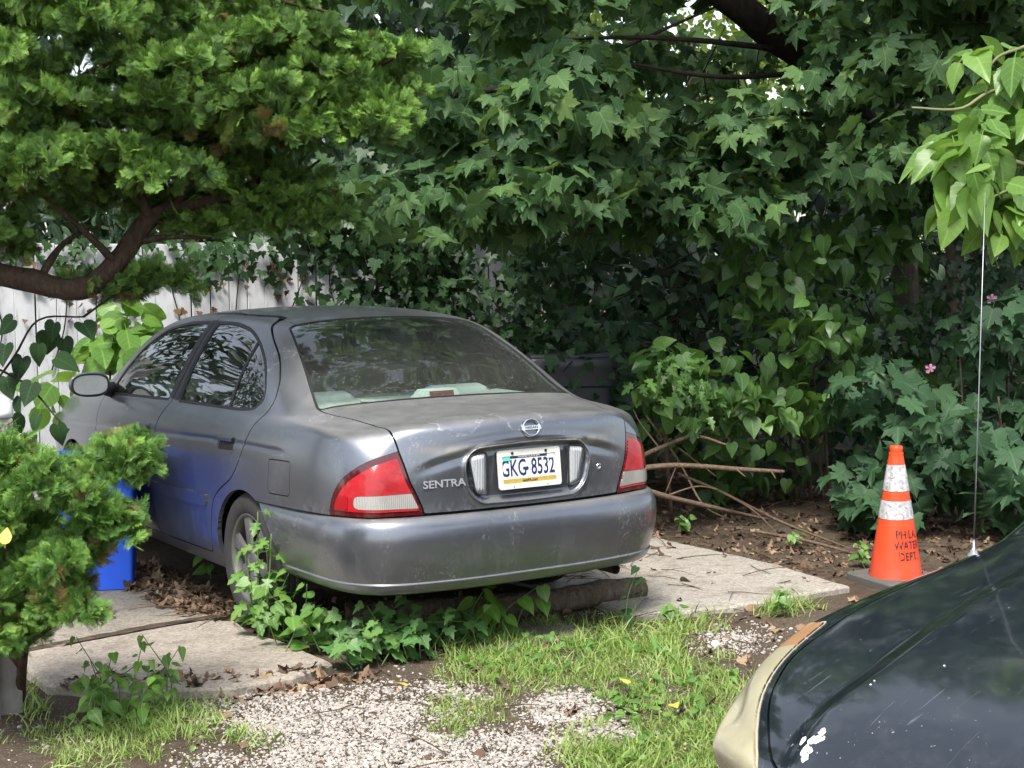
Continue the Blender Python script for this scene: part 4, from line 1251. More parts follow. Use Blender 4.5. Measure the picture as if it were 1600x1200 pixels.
# ---------------------------------------------------------------- traffic cone
def cone():
    b = gp(1387, 908)
    e = put(empty('traffic_cone', (2.325, .165, -.028), (R(.6), R(-1.0), R(-8))), 'orange traffic cone with two dirty white bands and stencilled black letters', 'cone')
    t = NT('faded_orange_plastic'); co = t.coord()
    a = t.noise(6, 5, .6, co); sc = t.ramp(t.noise(1, 5, .7, t.scalev((30, 30, 4), co), 1.0), [(.62, 0), (.70, .7)])
    col = t.mix(a, (.74, .052, .012), (.90, .090, .025)); col = t.mix(sc, col, (.22, .03, .015)); col = t.mix(t.math('MULTIPLY', t.mapr(t.sep(co)[2], .04, .20, 1, 0), t.ramp(t.noise(14, 6, .7, co), [(.35, .0), (.65, .7)])), col, (.16, .11, .075))
    og = t.end(t.bsdf(Base_Color=col, Roughness=.42))
    t = NT('dirty_white_sleeve'); co = t.coord()
    a = t.noise(30, 5, .7, co, 1.2); col = t.mix(t.ramp(a, [(.44, .0), (.62, .9)]), (.58, .58, .60), (.20, .195, .19))
    wt = t.end(t.bsdf(Base_Color=col, Roughness=.35))
    blk = simple('black_rubber_base', (.10, .095, .085), .9, 0, .3, 20, .5)
    zb = .042
    def rad(z): return .134 + (.030 - .134) * (z - zb) / (.70 - zb)
    def seg(z0, z1, off, nm, mat, lip=False):
        pr = []
        if lip: pr.append((rad(z0) - .004, z0))
        pr += [(rad(z) + off, z) for z in np.linspace(z0, z1, 6)]
        return MB().lathe(pr, 40, cap=False).build(nm, mat, e, smooth=True)
    seg(zb, .655, 0, 'cone_body', og)
    MB().lathe([(.037, .655), (.0365, .672), (.031, .674), (.032, .684), (.033, .70), (.029, .706), (.022, .706), (.020, .66)], 32, cap=False).build('cone_tip', og, e, angle=R(40))
    seg(.480, .612, .0022, 'white_band', wt); seg(.338, .430, .0022, 'white_band', wt)
    bs = rnd([(-.185, -.185), (.185, -.185), (.185, .185), (-.185, .185)], .035, 4); n = len(bs)
    V = [(*p, 0) for p in bs] + [(*p, .032) for p in bs] + [(*(p * .975), .038) for p in bs]
    F = [(i, (i + 1) % n, n + (i + 1) % n, n + i) for i in range(n)] + [(n + i, n + (i + 1) % n, 2 * n + (i + 1) % n, 2 * n + i) for i in range(n)] + [list(range(2 * n, 3 * n)), list(range(n))[::-1]]
    MB().add(V, F).build('cone_base', blk, e)
    seg(zb - .006, zb + .012, .004, 'cone_foot', og)
    # stencilled words wrapped on the cone; centred a little to the right of the view
    vd = math.atan2(CAM_POS.y - .165, CAM_POS.x - 2.325) + R(8)
    for word, z, sz in (('PHILA.', .262, .056), ('WATER', .207, .056), ('DEPT.', .152, .056)):
        me = text_mesh(word, sz, 0, .80, .0012)
        bm = bmesh.new(); bm.from_mesh(me)
        bmesh.ops.triangulate(bm, faces=bm.faces); bmesh.ops.subdivide_edges(bm, edges=[e2 for e2 in bm.edges if e2.calc_length() > .008], cuts=3)
        for v in bm.verts:
            # stencil bridges: leave thin breaks
            zz = z + v.co.y; r_ = rad(zz) + .0012
            a_ = vd + R(36) + v.co.x / r_
            v.co = (r_ * math.cos(a_), r_ * math.sin(a_), zz)
        bm.to_mesh(me); bm.free(); me.name = 'stencil_word'; me.materials.clear(); me.materials.append(MT['ink'])
        ob('stencil_word', me, e)
        # bridges
        for q in np.arange(-.075, .08, .0235):
            r_ = rad(z) + .0019; a_ = vd + R(36) + q / r_
            Vb = []
            for da, dz in ((-.0016, -.03), (.0016, -.03), (.0016, .03), (-.0016, .03)):
                rr_ = rad(z + dz) + .0019
                Vb.append((rr_ * math.cos(a_ + da / rr_), rr_ * math.sin(a_ + da / rr_), z + dz))
            mk('stencil_gap', Vb, [(0, 1, 2, 3)], og, e)
cone()

# ---------------------------------------------------------------- dark car in the foreground, nose to the left
def dark_car():
    root = put(empty('black_car', (3.25, -2.93, -.012), (0, 0, R(96.1))), 'black car hood with bird droppings and a yellowed headlight in the near corner', 'car')
    V, N, T = BASE
    V = V.copy()
    zk = np.linspace(0, 1.45, 300); zm = np.interp(zk, [0, .30, .5, .70, .85, .92, .95, 1.45], [0, .30, .47, .635, .75, .845, .885, 1.40])
    zm = np.convolve(np.pad(zm, 12, 'edge'), np.ones(25) / 25, 'valid')
    V[:, 2] = np.interp(V[:, 2], zk, zm)
    V[:, 1] = np.where(V[:, 1] > 3.4, 3.4 + (V[:, 1] - 3.4) * 1.42, V[:, 1])
    V[:, 1] -= np.maximum(.80 - V[:, 2], 0) ** 1.4 * 1.1 * sstep((V[:, 1] - 4.05) / .5)
    # even out the nose
    ns = np.where((V[:, 1] > 4.15) & (V[:, 2] < .80) & (V[:, 2] > .3))[0]
    if len(ns):
        mp = np.full(len(V), -1); mp[ns] = np.arange(len(ns))
        Eg = np.vstack([T[:, [0, 1]], T[:, [1, 2]], T[:, [2, 0]]]); Eg = Eg[(mp[Eg[:, 0]] >= 0)]
        src, dst = Eg[:, 1], mp[Eg[:, 0]]
        cnt = np.bincount(dst, minlength=len(ns)).astype(float)[:, None]
        for _ in range(120):
            acc = np.stack([np.bincount(dst, V[src, k3], len(ns)) for k3 in range(3)], 1)
            V[ns] = V[ns] * .4 + acc / cnt * .6
    # hood with a raised centre between two soft creases
    q = np.clip((V[:, 1] - 3.3) / .35, 0, 1) * np.clip((4.85 - V[:, 1]) / .3, 0, 1) * (V[:, 2] > .5)
    ce = .48 - .10 * np.clip((V[:, 1] - 3.4) / 1.0, 0, 1)
    V[:, 2] += .022 * q * sstep((ce - np.abs(V[:, 0])) / .07 + .5)
    S = (V, vnormals(V, T), T)
    t = NT('black_paint_dusty'); co = t.coord()
    d = t.ramp(t.noise(9, 6, .7, co), [(.50, 0), (.80, .20)])
    sp = t.ramp(t.noise(75, 3, .65, co), [(.68, 0), (.73, 1)])
    ptc = t.ramp(t.noise(5, 3, .6, co), [(.50, 0), (.62, 1)])
    col = t.mix(d, (.012, .016, .022), (.12, .13, .14)); col = t.mix(t.math('MULTIPLY', sp, t.math('MULTIPLY', ptc, .75)), col, (.50, .52, .53))
    rg_ = t.math('ADD', .13, t.math('MULTIPLY', d, 1.2))
    scr = t.ramp(t.noise(1, 2, .5, t.scalev((60, 3, 3), co), 2.0), [(.70, 0), (.73, .25)])
    col = t.mix(scr, col, (.30, .31, .33))
    b = t.bsdf(Base_Color=col, Roughness=rg_, Coat_Weight=.8, Coat_Roughness=.07)
    pm = t.end(b)
    yl = lens_mat('yellowed_lens', (.42, .39, .255), 0, rough=.25); am = lens_mat('amber_lens', (.42, .24, .125), 0, rough=.25)
    wht = simple('bird_dropping', (.78, .77, .72), .8, 0, .2, 60)
    _, S = cutout(S, f_arch_dark, 0.0)
    ws, S = cutout(S, lambda V: np.maximum(pdist(xy(V), WSHIELD), .86 - V[:, 2]), .001)
    panel('windscreen', ws, MT['dark_glass'], root, 0, -.004)
    rgl, S = cutout(S, lambda V: np.maximum(pdist(xy(V), RGLASS), .86 - V[:, 2]), .001)
    panel('rear_window', rgl, MT['dark_glass'], root, 0, -.004)
    for sd in (-1, 1):
        for wn_ in (FWIN, RWIN):
            ww = np.array([(a, b_ - .05) for a, b_ in wn_])
            w1, S = cutout(S, f_poly(ww, sd), .001)
            panel('window', w1, MT['dark_glass'], root, 0, -.004)
    hl, S = cutout(S, f_hl_dark, .002)
    for sd in (-1, 1):
        h1 = sel(hl, lambda V: -sd * V[:, 0])
        h_ = panel('headlight', sel(h1, lambda V: 4.29 - V[:, 1]), yl, root, .02, .004)
        panel('side_indicator', sel(h1, lambda V: V[:, 1] - 4.29), am, h_, .02, .004)
        rim_ = sel(S, lambda V: f_hl_dark(V) - .0055)
        panel('lens_edge', sel(rim_, lambda V: -sd * V[:, 0]), simple('cream_lens_edge', (.44, .41, .31), .4), h_, .004, .002)
    hd, S = cutout(S, f_hood_dark, .0025)
    hood_ = panel('hood', hd, pm, root)
    panel('body_shell', S, pm, root, .02)
    for sd in (-1, 1):
        wheel_parts(root, (sd * .735, 1.135, .30), sd); wheel_parts(root, (sd * .725, 3.80, .30), sd)
    m = MB(); m.box((0, 2.2, .24), (1.4, 3.9, .06)); m.box((0, 3.40, .55), (1.36, .04, .5)); m.box((0, 4.3, .42), (1.0, .04, .3))
    m.build('underbody', MT['dark_inside'], root)
    V0, N0, T0 = S
    # front emblem disc on the nose
    def hp(x, y):
        Q = hd[0]; i = np.argmin((Q[:, 0] - x) ** 2 + (Q[:, 1] - y) ** 2); return Vector(Q[i]), Vector(hd[1][i])
    # bird droppings: small lumpy splats on the hood
    Rz = np.array(Matrix.Rotation(root.rotation_euler.z, 3, 'Z'))
    Wd = hd[0] @ Rz.T + np.array(root.location); qd = Wd - np.array(CAM_POS); dpt = qd @ np.array(CF)
    uu = qd @ np.array(CR) / dpt * 2400 + 800; vv = 600 - qd @ np.array(CU) / dpt * 2400
    for (pu, pv_, r_, n_) in ((1268, 1165, .022, 10), (1365, 1066, .005, 4), (1478, 1042, .006, 4)):
        i0 = np.argmin((uu - pu) ** 2 + (vv - pv_) ** 2); x, y = hd[0][i0][0], hd[0][i0][1]
        sp_ = MB()
        for k in range(n_):
            ox, oy = RNG.normal(0, r_ * .55), RNG.normal(0, r_ * .8)
            c, nn = hp(x + ox, y + oy)
            rr_ = r_ * RNG.uniform(.25, .6)
            bmv = []
            rot = nn.to_track_quat('Z', 'Y')
            ring = [c + rot @ Vector((rr_ * math.cos(a) * RNG.uniform(.6, 1.2), rr_ * math.sin(a) * RNG.uniform(.6, 1.2), .0006)) for a in np.linspace(0, 2 * math.pi, 10, endpoint=False)]
            sp_.add([c + nn * .003] + ring, [(0, 1 + i, 1 + (i + 1) % 10) for i in range(10)])
        sp_.build('bird_dropping', wht, hood_, smooth=True)['kind'] = 'stuff'
    # whip antenna on the far front wing
    ae = Vector((.782, 3.47, .855))
    i = np.argmin(((S[0] - np.array(ae)) ** 2).sum(1)); ae = Vector(S[0][i])
    a_ = empty('antenna', ae, (0, 0, 0), root)
    MB().lathe([(.017, -.004), (.016, .004), (.010, .008), (.009, .014), (.0005, .016)], 18, cap=False).build('antenna_base', simple('grey_antenna_base', (.20, .21, .22), .4), a_, smooth=True)
    MB().lathe([(.0065, .012), (.0068, .018), (.004, .022), (.0032, .045)], 14, cap=False).build('antenna_collar', MT['chrome'], a_, smooth=True)
    MB().tube([(0, 0, .03), (-.004, -.004, .35), (-.010, -.014, .98)], [.0022, .0018, .0012], 8).build('antenna_rod', MT['antenna'], a_, smooth=True)
    # wiper arms at the foot of the windscreen
    MB().box((.45, 3.36, .905), (.55, .02, .014), rz=-.12, ry=.03).build('wiper', simple('grey_wiper', (.35, .36, .38), .45), root, bevel=.004)

def f_arch_dark(V):
    f = None
    for cy in (1.135, 3.80):
        q = np.hypot(V[:, 1] - cy, V[:, 2] - .29) - .35
        q = np.maximum(q, V[:, 2] - .68)
        f = q if f is None else np.minimum(f, q)
    return np.maximum(f, .55 - np.abs(V[:, 0]))
HL_D = rnd([(.712, 4.15, .01), (.668, 4.36, .1), (.575, 4.56, .1), (.42, 4.72, .1), (.30, 5.2, 0), (1.1, 5.2, 0), (1.1, 4.15, 0)], .02)
def f_hl_dark(V): return np.maximum(pdist(xy(V), HL_D), np.interp(V[:, 1], [4.15, 4.37, 4.67], [.68, .50, .34]) - V[:, 2])
HOOD_D = rnd([(-.5, 3.50, 0), (.30, 3.49, .1), (.60, 3.44, .05), (.70, 3.40, .03), (.690, 4.0, .1), (.650, 4.35, .08), (.555, 4.54, .08), (.41, 4.69, .08), (-.5, 4.76, 0)], .05)
def f_hood_dark(V): return np.maximum(pdist(xy(V), HOOD_D), .52 - V[:, 2])
MT['dark_glass'] = simple('dark_reflecting_glass', (.01, .012, .012), .05, 0, .1)
MT['antenna'] = simple('grey_steel_rod', (.26, .27, .29), .35, .7, .1)
dark_car()
# ---------------------------------------------------------------- leaf material and leaf shapes
def leaf_mat(name, cols, rough=.42, trans=.30, spec=.5, tipattr=False):
    """cols: dark, mid, light base colours; each leaf gets its own shade"""
    t = NT(name)
    at_ = t.n('Attribute', attribute_name='tint'); oi = t.n('ObjectInfo')
    v = t.math('FRACT', t.math('ADD', at_.outputs['Fac'], oi.outputs['Random']))
    c = t.ramp(v, [(0, cols[0]), (.55, cols[1]), (.92, cols[2]), (1.0, cols[2] if len(cols) < 4 else cols[3])])
    n = t.noise(18, 1, .6)
    c = t.mix(t.math('MULTIPLY', n, .35), c, tuple(k * .62 for k in cols[1]))
    lx = t.math('ABSOLUTE', t.n('Attribute', attribute_name='lx').outputs['Fac']); ly = t.n('Attribute', attribute_name='ly').outputs['Fac']
    sv = t.math('FRACT', t.math('MULTIPLY', t.math('SUBTRACT', ly, t.math('MULTIPLY', lx, .85)), 5.0))
    vein = t.math('MAXIMUM', t.mapr(lx, .012, .035, 1, 0), t.mapr(t.math('ABSOLUTE', t.math('SUBTRACT', sv, .5)), .03, .09, .6, 0))
    c = t.mix(t.math('MULTIPLY', vein, .4), c, tuple(min(1, k * 1.6 + .02) for k in cols[2]))
    spot = t.ramp(n, [(.70, 0), (.74, .5)])
    c = t.mix(spot, c, (cols[2][1] * .9, cols[2][1] * .75, cols[2][2] * .6))
    bk = t.n('NewGeometry').outputs['Backfacing']
    c = t.mix(t.math('MULTIPLY', bk, .45), c, tuple(min(1, k * 1.25 + .012) for k in cols[1]))
    b = t.bsdf(Base_Color=c, Roughness=rough, Specular_IOR_Level=spec)
    tr = t.n('BsdfTranslucent'); t.set(tr.inputs[0], t.mix(.5, c, tuple(min(1, k * 1.7) for k in (cols[2][0] * 1.1, cols[2][1], cols[2][2] * .5))))
    mx = t.n('MixShader', i_0=trans); t.set(mx.inputs[1], b.outputs[0]); t.set(mx.inputs[2], tr.outputs[0])
    return t.end(mx)

def leaf_shape(half, c=.35, bend=.25, fold=.12, stem=.0, wave=.0):
    """half outline (x>=0) from base to tip -> vertices and triangles of a curved leaf"""
    R_ = [np.array(p, float) for p in half]
    L_ = [np.array((-p[0], p[1])) for p in R_[1:-1][::-1]]
    out = R_ + L_
    mid = [np.array((0, y)) for y in (c * .45, c, c + (1 - c) * .45)]
    V2 = out + [mid[1]]
    F = []; n = len(out); k = n
    for i in range(n): F.append((i, (i + 1) % n, k))
    V = []
    for i, p in enumerate(V2):
        x, y = p
        z = fold * abs(x) - bend * (y * y * .8 + x * x * .9) + wave * math.sin(7 * x + 5 * y)
        V.append((x, y, z))
    if stem:
        b = len(V); V += [(-.012, 0, 0), (.012, 0, 0), (.008, -stem, -.02), (-.008, -stem, -.02)]
        F += [(b, b + 1, b + 2), (b, b + 2, b + 3)]
    return np.array(V), np.array(F)

MAPLE = leaf_shape([(0, 0), (.14, -.12), (.36, -.13), (.50, -.04), (.74, .04), (.58, .16), (.62, .27), (.47, .33), (.66, .44), (.63, .56), (.76, .78), (.52, .71), (.38, .73), (.22, .56), (.27, .72), (.15, .82), (0, 1.08)], .30, .22, .16, .45, .03)
HEART = leaf_shape([(0, 0), (.10, -.12), (.26, -.16), (.43, -.06), (.52, .14), (.48, .38), (.34, .64), (.16, .86), (0, 1.06)], .38, .28, .22, .35)
OVATE = leaf_shape([(0, 0), (.18, .02), (.27, .10), (.35, .24), (.345, .30), (.38, .42), (.33, .54), (.30, .60), (.22, .75), (.11, .92), (0, 1.06)], .42, .30, .30, .25, .02)
IVY = leaf_shape([(0, 0), (.20, -.12), (.40, -.08), (.60, .08), (.38, .26), (.50, .46), (.24, .50), (.14, .78), (0, 1.0)], .25, .14, .12, .35)
LOBED = leaf_shape([(0, 0), (.12, .05), (.40, .10), (.30, .24), (.16, .32), (.42, .52), (.30, .62), (.16, .60), (.20, .82), (0, 1.05)], .35, .25, .15, .3)
LANCE = leaf_shape([(0, 0), (.10, .08), (.17, .28), (.16, .5), (.09, .78), (0, 1.0)], .4, .35, .2, .1)
ROUND = leaf_shape([(0, 0), (.22, .00), (.40, .16), (.48, .40), (.42, .66), (.26, .88), (.12, .98), (0, 1.04)], .45, .18, .16, .3, .02)

def frames(n, t):
    n = n / np.maximum(np.linalg.norm(n, axis=1, keepdims=True), 1e-9)
    t = t - n * (t * n).sum(1, keepdims=True)
    t = t / np.maximum(np.linalg.norm(t, axis=1, keepdims=True), 1e-9)
    return np.cross(t, n), t, n          # x, y, z axes of the leaf

def leaf_mesh(name, shape, pos, nrm, tip, size, mat, parent, kind=None, tint=None):
    V, F = shape
    X, Y, Z = frames(nrm, tip); N_, k = len(pos), len(V)
    curl = RNG.uniform(.3, 2.6, N_)[:, None, None]
    P = pos[:, None, :] + size[:, None, None] * (V[None, :, 0:1] * X[:, None, :] + V[None, :, 1:2] * Y[:, None, :] + V[None, :, 2:3] * curl * Z[:, None, :])
    FF = (F[None] + (np.arange(N_) * k)[:, None, None]).reshape(-1, 3)
    if tint is None: tint = RNG.uniform(0, 1, N_)
    o = mk(name, P.reshape(-1, 3), FF.astype(np.int32), mat, parent, True, None, {'tint': np.repeat(tint, k), 'lx': np.tile(V[:, 0], N_), 'ly': np.tile(V[:, 1], N_)})
    if parent is not None: o.matrix_parent_inverse = parent.matrix_world.inverted() if False else Matrix.Translation(-parent.location)
    if kind: o['kind'] = kind
    return o

_lm = {}
def leaf_parts(shape_id, shape, pos, nrm, tip, size, mat, parent, name='leaf'):
    """separate leaves that share three bent versions of one mesh"""
    key = (shape_id, mat.name)
    if key not in _lm:
        _lm[key] = []
        for c in (.5, 1.0, 1.6, 2.3):
            V = shape[0].copy(); V[:, 2] = V[:, 2] * c + .05 * math.sin(c * 5) * V[:, 0] * V[:, 1]; V[:, 0] *= .82 + .12 * c * (c < 2)
            _lm[key].append(mdata('leaf', V, shape[1].astype(np.int32), mat, True, None, {'lx': V[:, 0], 'ly': V[:, 1]}))
    X, Y, Z = frames(nrm, tip)
    pl = np.array(parent.location)
    for i in range(len(pos)):
        o = bpy.data.objects.new(name, _lm[key][int(RNG.integers(4))]); COL.objects.link(o)
        o.parent = parent
        M = Matrix(((X[i, 0], Y[i, 0], Z[i, 0]), (X[i, 1], Y[i, 1], Z[i, 1]), (X[i, 2], Y[i, 2], Z[i, 2]))).to_4x4()
        M = M @ Matrix.Scale(float(size[i]), 4); M.translation = Vector(pos[i] - pl)
        o.matrix_basis = M

CAMN = np.array(CAM_POS)
def clump_leaves(clumps, density, size, up=.55, out=.8, droop=.75, jit=.35, layers=.35, toward=0.0):
    """leaves on the outer shells of ellipsoids (centre, radii, weight); returns pos, normal, tip, size"""
    Ps, Ns, Ts = [], [], []
    for c, r, w in clumps:
        c = np.array(c, float); r = np.array(r, float)
        n = max(3, int(density * w * (r[0] * r[1] + r[1] * r[2] + r[0] * r[2])))
        d = RNG.normal(0, 1, (n, 3)); d /= np.linalg.norm(d, axis=1, keepdims=True)
        k = 1 - layers * RNG.uniform(0, 1, n) ** 1.6
        Ps.append(c + d * r * k[:, None])
        o = d / r; o /= np.linalg.norm(o, axis=1, keepdims=True)
        nn = o * out + np.array([0, 0, up]) + RNG.normal(0, jit, (n, 3))
        if toward:
            tc = CAMN - Ps[-1]; tc /= np.linalg.norm(tc, axis=1, keepdims=True); nn += tc * toward
        Ns.append(nn)
        Ts.append(o * (1 - droop) + np.array([0, 0, -droop]) + RNG.normal(0, .35, (n, 3)))
    P, N_, T_ = np.vstack(Ps), np.vstack(Ns), np.vstack(Ts)
    return P, N_, T_, RNG.uniform(.55, 1.22, len(P)) * size

def split_leaves(L, nparts, bias=None):
    """the leaves that show largest become parts, the rest stays one mass"""
    P, N_, T_, S_ = L
    d = np.linalg.norm(P - CAMN, axis=1)
    q = P - CAMN; dep = q @ np.array(CF)
    u = (q @ np.array(CR)) / dep * 2400 + 800; v = 600 - (q @ np.array(CU)) / dep * 2400
    inn = (u > 0) & (u < 1600) & (v > 0) & (v < 1200)
    score = S_ / d * (.8 + .4 * RNG.uniform(0, 1, len(P))) * np.where(inn, 1, .01)
    idx = np.argsort(-score)[:nparts]
    m = np.zeros(len(P), bool); m[idx] = True
    f = lambda k: tuple(a[k] for a in L)
    return f(m), f(~m)

def plant(name, label, cat, base, leaves, shape_id, shape, mat, nparts, group=None, mass_name='foliage'):
    root = put(empty(name, base), label, cat, group)
    if leaves is not None and len(leaves[0]):
        a, b = split_leaves(leaves, nparts)
        leaf_parts(shape_id, shape, *a[:4], mat, root)
        if len(b[0]): leaf_mesh(mass_name, shape, *b[:4], mat, root, 'stuff')
    return root

def branch(parent, name, pts, rad, mat, n=10, seg=24, amp=.12, seed=0):
    V, F = wobble_tube([tuple(p) for p in pts], rad, n, seg, amp, seed)
    o = mk(name, V, F, mat, parent)
    o.matrix_parent_inverse = Matrix.Translation(-parent.location)
    return o

def pixel_clumps(spec, n, r, seed=0):
    """spec: list of (u0,u1,v0,v1,d0,d1,share) boxes; returns n ellipsoids with radii about r (metres)"""
    rs = np.random.default_rng(seed); out = []
    tot = sum(s[6] for s in spec)
    for u0, u1, v0, v1, d0, d1, sh in spec:
        for _ in range(max(1, int(round(n * sh / tot)))):
            p = at(rs.uniform(u0, u1), rs.uniform(v0, v1), rs.uniform(d0, d1))
            k = rs.uniform(.7, 1.25)
            out.append((tuple(p), (r[0] * k, r[1] * k, r[2] * k), 1.0))
    return out

LM = {}
LM['maple'] = leaf_mat('maple_leaf', [(.022, .060, .024), (.052, .118, .040), (.105, .195, .058), (.13, .205, .058)], .62, .32, .3)
LM['sapling'] = leaf_mat('maple_sapling_leaf', [(.022, .058, .026), (.036, .088, .038), (.055, .120, .050)], .62, .25, .3)
LM['heart'] = leaf_mat('heart_leaf', [(.036, .090, .022), (.062, .145, .032), (.11, .215, .05)], .42, .32)
LM['ivy'] = leaf_mat('ivy_leaf', [(.012, .036, .014), (.026, .066, .022), (.052, .112, .036)], .45, .18, .35)
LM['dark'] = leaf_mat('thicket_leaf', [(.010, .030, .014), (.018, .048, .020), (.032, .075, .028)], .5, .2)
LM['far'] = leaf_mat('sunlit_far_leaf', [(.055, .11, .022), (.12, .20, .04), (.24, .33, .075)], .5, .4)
LM['mulberry'] = leaf_mat('mulberry_leaf', [(.075, .165, .028), (.115, .235, .040), (.175, .31, .065)], .40, .35, .45)
LM['hydrangea'] = leaf_mat('broad_bright_leaf', [(.08, .19, .03), (.13, .27, .04), (.20, .36, .07)], .4, .35)
LM['weed'] = leaf_mat('weed_leaf', [(.070, .165, .035), (.115, .25, .048), (.18, .33, .07)], .42, .32)
LM['vine'] = leaf_mat('bindweed_leaf', [(.065, .17, .055), (.105, .24, .07), (.17, .32, .085)], .42, .32)
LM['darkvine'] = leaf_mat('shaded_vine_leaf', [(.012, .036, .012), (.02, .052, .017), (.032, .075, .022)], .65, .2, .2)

# ---------------------------------------------------------------- tall maple with the leaning limb
mb = gp(1412, 745); mbase = at(1412, 560, 10.9); mbase.z = 0
cl = pixel_clumps([(650, 950, 70, 330, 8.1, 9.0, 3.4), (900, 1300, 170, 330, 8.9, 9.8, 3.0), (1290, 1620, -40, 270, 8.6, 9.8, 3.4),
                   (620, 900, -60, 60, 8.3, 9.4, 1.6), (1000, 1320, -80, -10, 9, 10, .9), (1330, 1620, 200, 360, 9.6, 10.4, 1.2)], 120, (.34, .34, .17), 5)
cl += pixel_clumps([(980, 1260, 30, 170, 10.2, 11.4, 1)], 10, (.3, .3, .16), 8)
cl += pixel_clumps([(500, 1750, -520, -60, 8.0, 12.5, 1)], 44, (.6, .6, .35), 6)
cl = [c for c in cl if not (c[0][2] > 3.0 and -1.4 < c[0][0] < 1.2 and c[0][1] < 3.8)]
Lm = clump_leaves(cl, 190, .116, up=.5, out=.55, droop=.7, jit=.5, toward=.32)
maple = plant('maple_tree', 'tall maple with broad lobed leaves and a dark leaning limb behind the shrubs', 'tree', mbase, Lm, 'maple', MAPLE, LM['maple'], 300, mass_name='crown')
branch(maple, 'trunk', [mbase, at(1415, 440, 10.9), at(1408, 320, 10.9), at(1400, 200, 10.9), at(1392, 40, 10.9), at(1380, -250, 10.9)], [.10, .085, .08, .08, .07, .05], MT['bark'], 14, 40, .1, 1)
branch(maple, 'limb', [at(1412, 360, 10.85), at(1385, 270, 10.6), at(1335, 175, 10.2), at(1270, 95, 9.8), at(1200, 45, 9.5), at(1130, -10, 9.2), at(1020, -90, 9.0)], [.075, .09, .11, .11, .10, .09, .06], MT['dark_bark'], 14, 40, .12, 2)
for i, (a, b, c) in enumerate([((1290, 110, 9.9), (1130, 120, 9.2), (960, 95, 8.8)), ((1250, 80, 9.7), (1050, 60, 9.0), (880, 60, 8.4)), ((1000, 300, 9.2), (1140, 180, 9.5), (1330, 185, 10.2)), ((700, 150, 8.4), (860, 120, 8.6), (1120, 10, 9.2)), ((1398, 180, 10.9), (1460, 110, 9.9), (1560, 60, 9.2))]):
    branch(maple, 'twig', [at(*a), at(*b), at(*c)], [.022, .016, .008] if i != 2 else [.008, .014, .02], MT['dark_bark'], 6, 16, .1, i)

# second trunk
b2 = at(1492, 560, 11.6); b2.z = 0
tr2 = put(empty('young_tree', b2), 'slim bare brown trunk of a young tree beside the tall maple', 'tree')
branch(tr2, 'trunk', [b2, at(1492, 450, 11.6), at(1490, 330, 11.6), at(1494, 150, 11.6), at(1500, -100, 11.6)], [.075, .07, .065, .06, .045], MT['bark'], 12, 30, .1, 7)
L2 = clump_leaves(pixel_clumps([(1380, 1600, -300, -60, 11, 12.5, 1)], 14, (.4, .4, .25), 9), 40, .17)
leaf_mesh('crown', MAPLE, *L2, LM['maple'], tr2, 'stuff')

# ---------------------------------------------------------------- maple saplings by the cone
cl = pixel_clumps([(1325, 1450, 560, 790, 9.0, 9.7, 2.4), (1450, 1640, 590, 830, 8.6, 9.6, 3.2), (1480, 1640, 480, 640, 9.2, 10, 1.6), (1330, 1400, 720, 815, 8.9, 9.2, .8)], 48, (.20, .20, .15), 15)
Ls = clump_leaves(cl, 160, .132, up=.45, out=.5, droop=.6, jit=.5, toward=.4)
sb = at(1470, 820, 9.6); sb.z = 0
sap = plant('maple_sapling', 'low maple sapling with dark lobed leaves behind the traffic cone', 'sapling', sb, Ls, 'maple2', MAPLE, LM['sapling'], 300)
for i, (u, v, d) in enumerate([(1360, 640, 9.4), (1430, 600, 9.5), (1500, 560, 9.5), (1560, 620, 9.2), (1610, 560, 9.3)]):
    b0 = at(u + 20, 830, d + .2); b0.z = 0
    branch(sap, 'stem', [b0, at(u + 10, 740, d + .2), at(u, v, d)], [.012, .010, .006], MT['bark'], 6, 12, .1, i)

# ---------------------------------------------------------------- heart-leaved shrub in the middle right
cl = pixel_clumps([(1150, 1400, 350, 560, 9.4, 10.2, 2.6), (1010, 1180, 540, 680, 9.2, 9.7, 2.0), (1150, 1330, 540, 690, 9.3, 10, 2.4), (1030, 1230, 690, 790, 9.9, 10.6, 1.2), (1290, 1420, 280, 430, 9.6, 10.2, 1.2), (1330, 1480, 460, 600, 9.8, 10.3, 1.2)], 62, (.20, .20, .17), 25)
Lh = clump_leaves(cl, 170, .108, up=.45, out=.5, droop=.6, jit=.55, toward=.35)
hb = at(1190, 760, 10.3); hb.z = 0
heart = plant('leafy_shrub', 'bright green heart-leaved shrub to the left of the traffic cone', 'shrub', hb, Lh, 'heart', HEART, LM['heart'], 300)
for i, (u0, u1, v1) in enumerate([(1236, 1228, 560), (1260, 1256, 560), (1278, 1270, 560), (1290, 1292, 560), (1215, 1190, 520), (1150, 1110, 600)]):
    b0 = at(u0 + 8, 775, 10.35); b0.z = .02
    branch(heart, 'stem', [b0, at(u0, 690, 10.3), at(u1, v1, 10.0)], [.014, .012, .007], MT['twig'], 6, 14, .1, i)

# bright lobed sprig at the end of the trunk lid
Lq = clump_leaves(pixel_clumps([(1000, 1075, 575, 640, 8.9, 9.2, 1), (1050, 1110, 600, 660, 9, 9.2, .6)], 9, (.13, .13, .11), 31), 230, .085, up=.5, out=.5, droop=.45, toward=.5)
qb = at(1050, 740, 9.6); qb.z = 0
plant('currant_bush', 'small bush with pale green lobed leaves just right of the trunk', 'bush', qb, Lq, 'lobed', LOBED, LM['heart'], 150)
branch(bpy.data.objects['currant_bush'], 'stem', [qb, at(1040, 690, 9.3), at(1035, 620, 9.0)], [.012, .009, .005], MT['twig'], 6, 12)

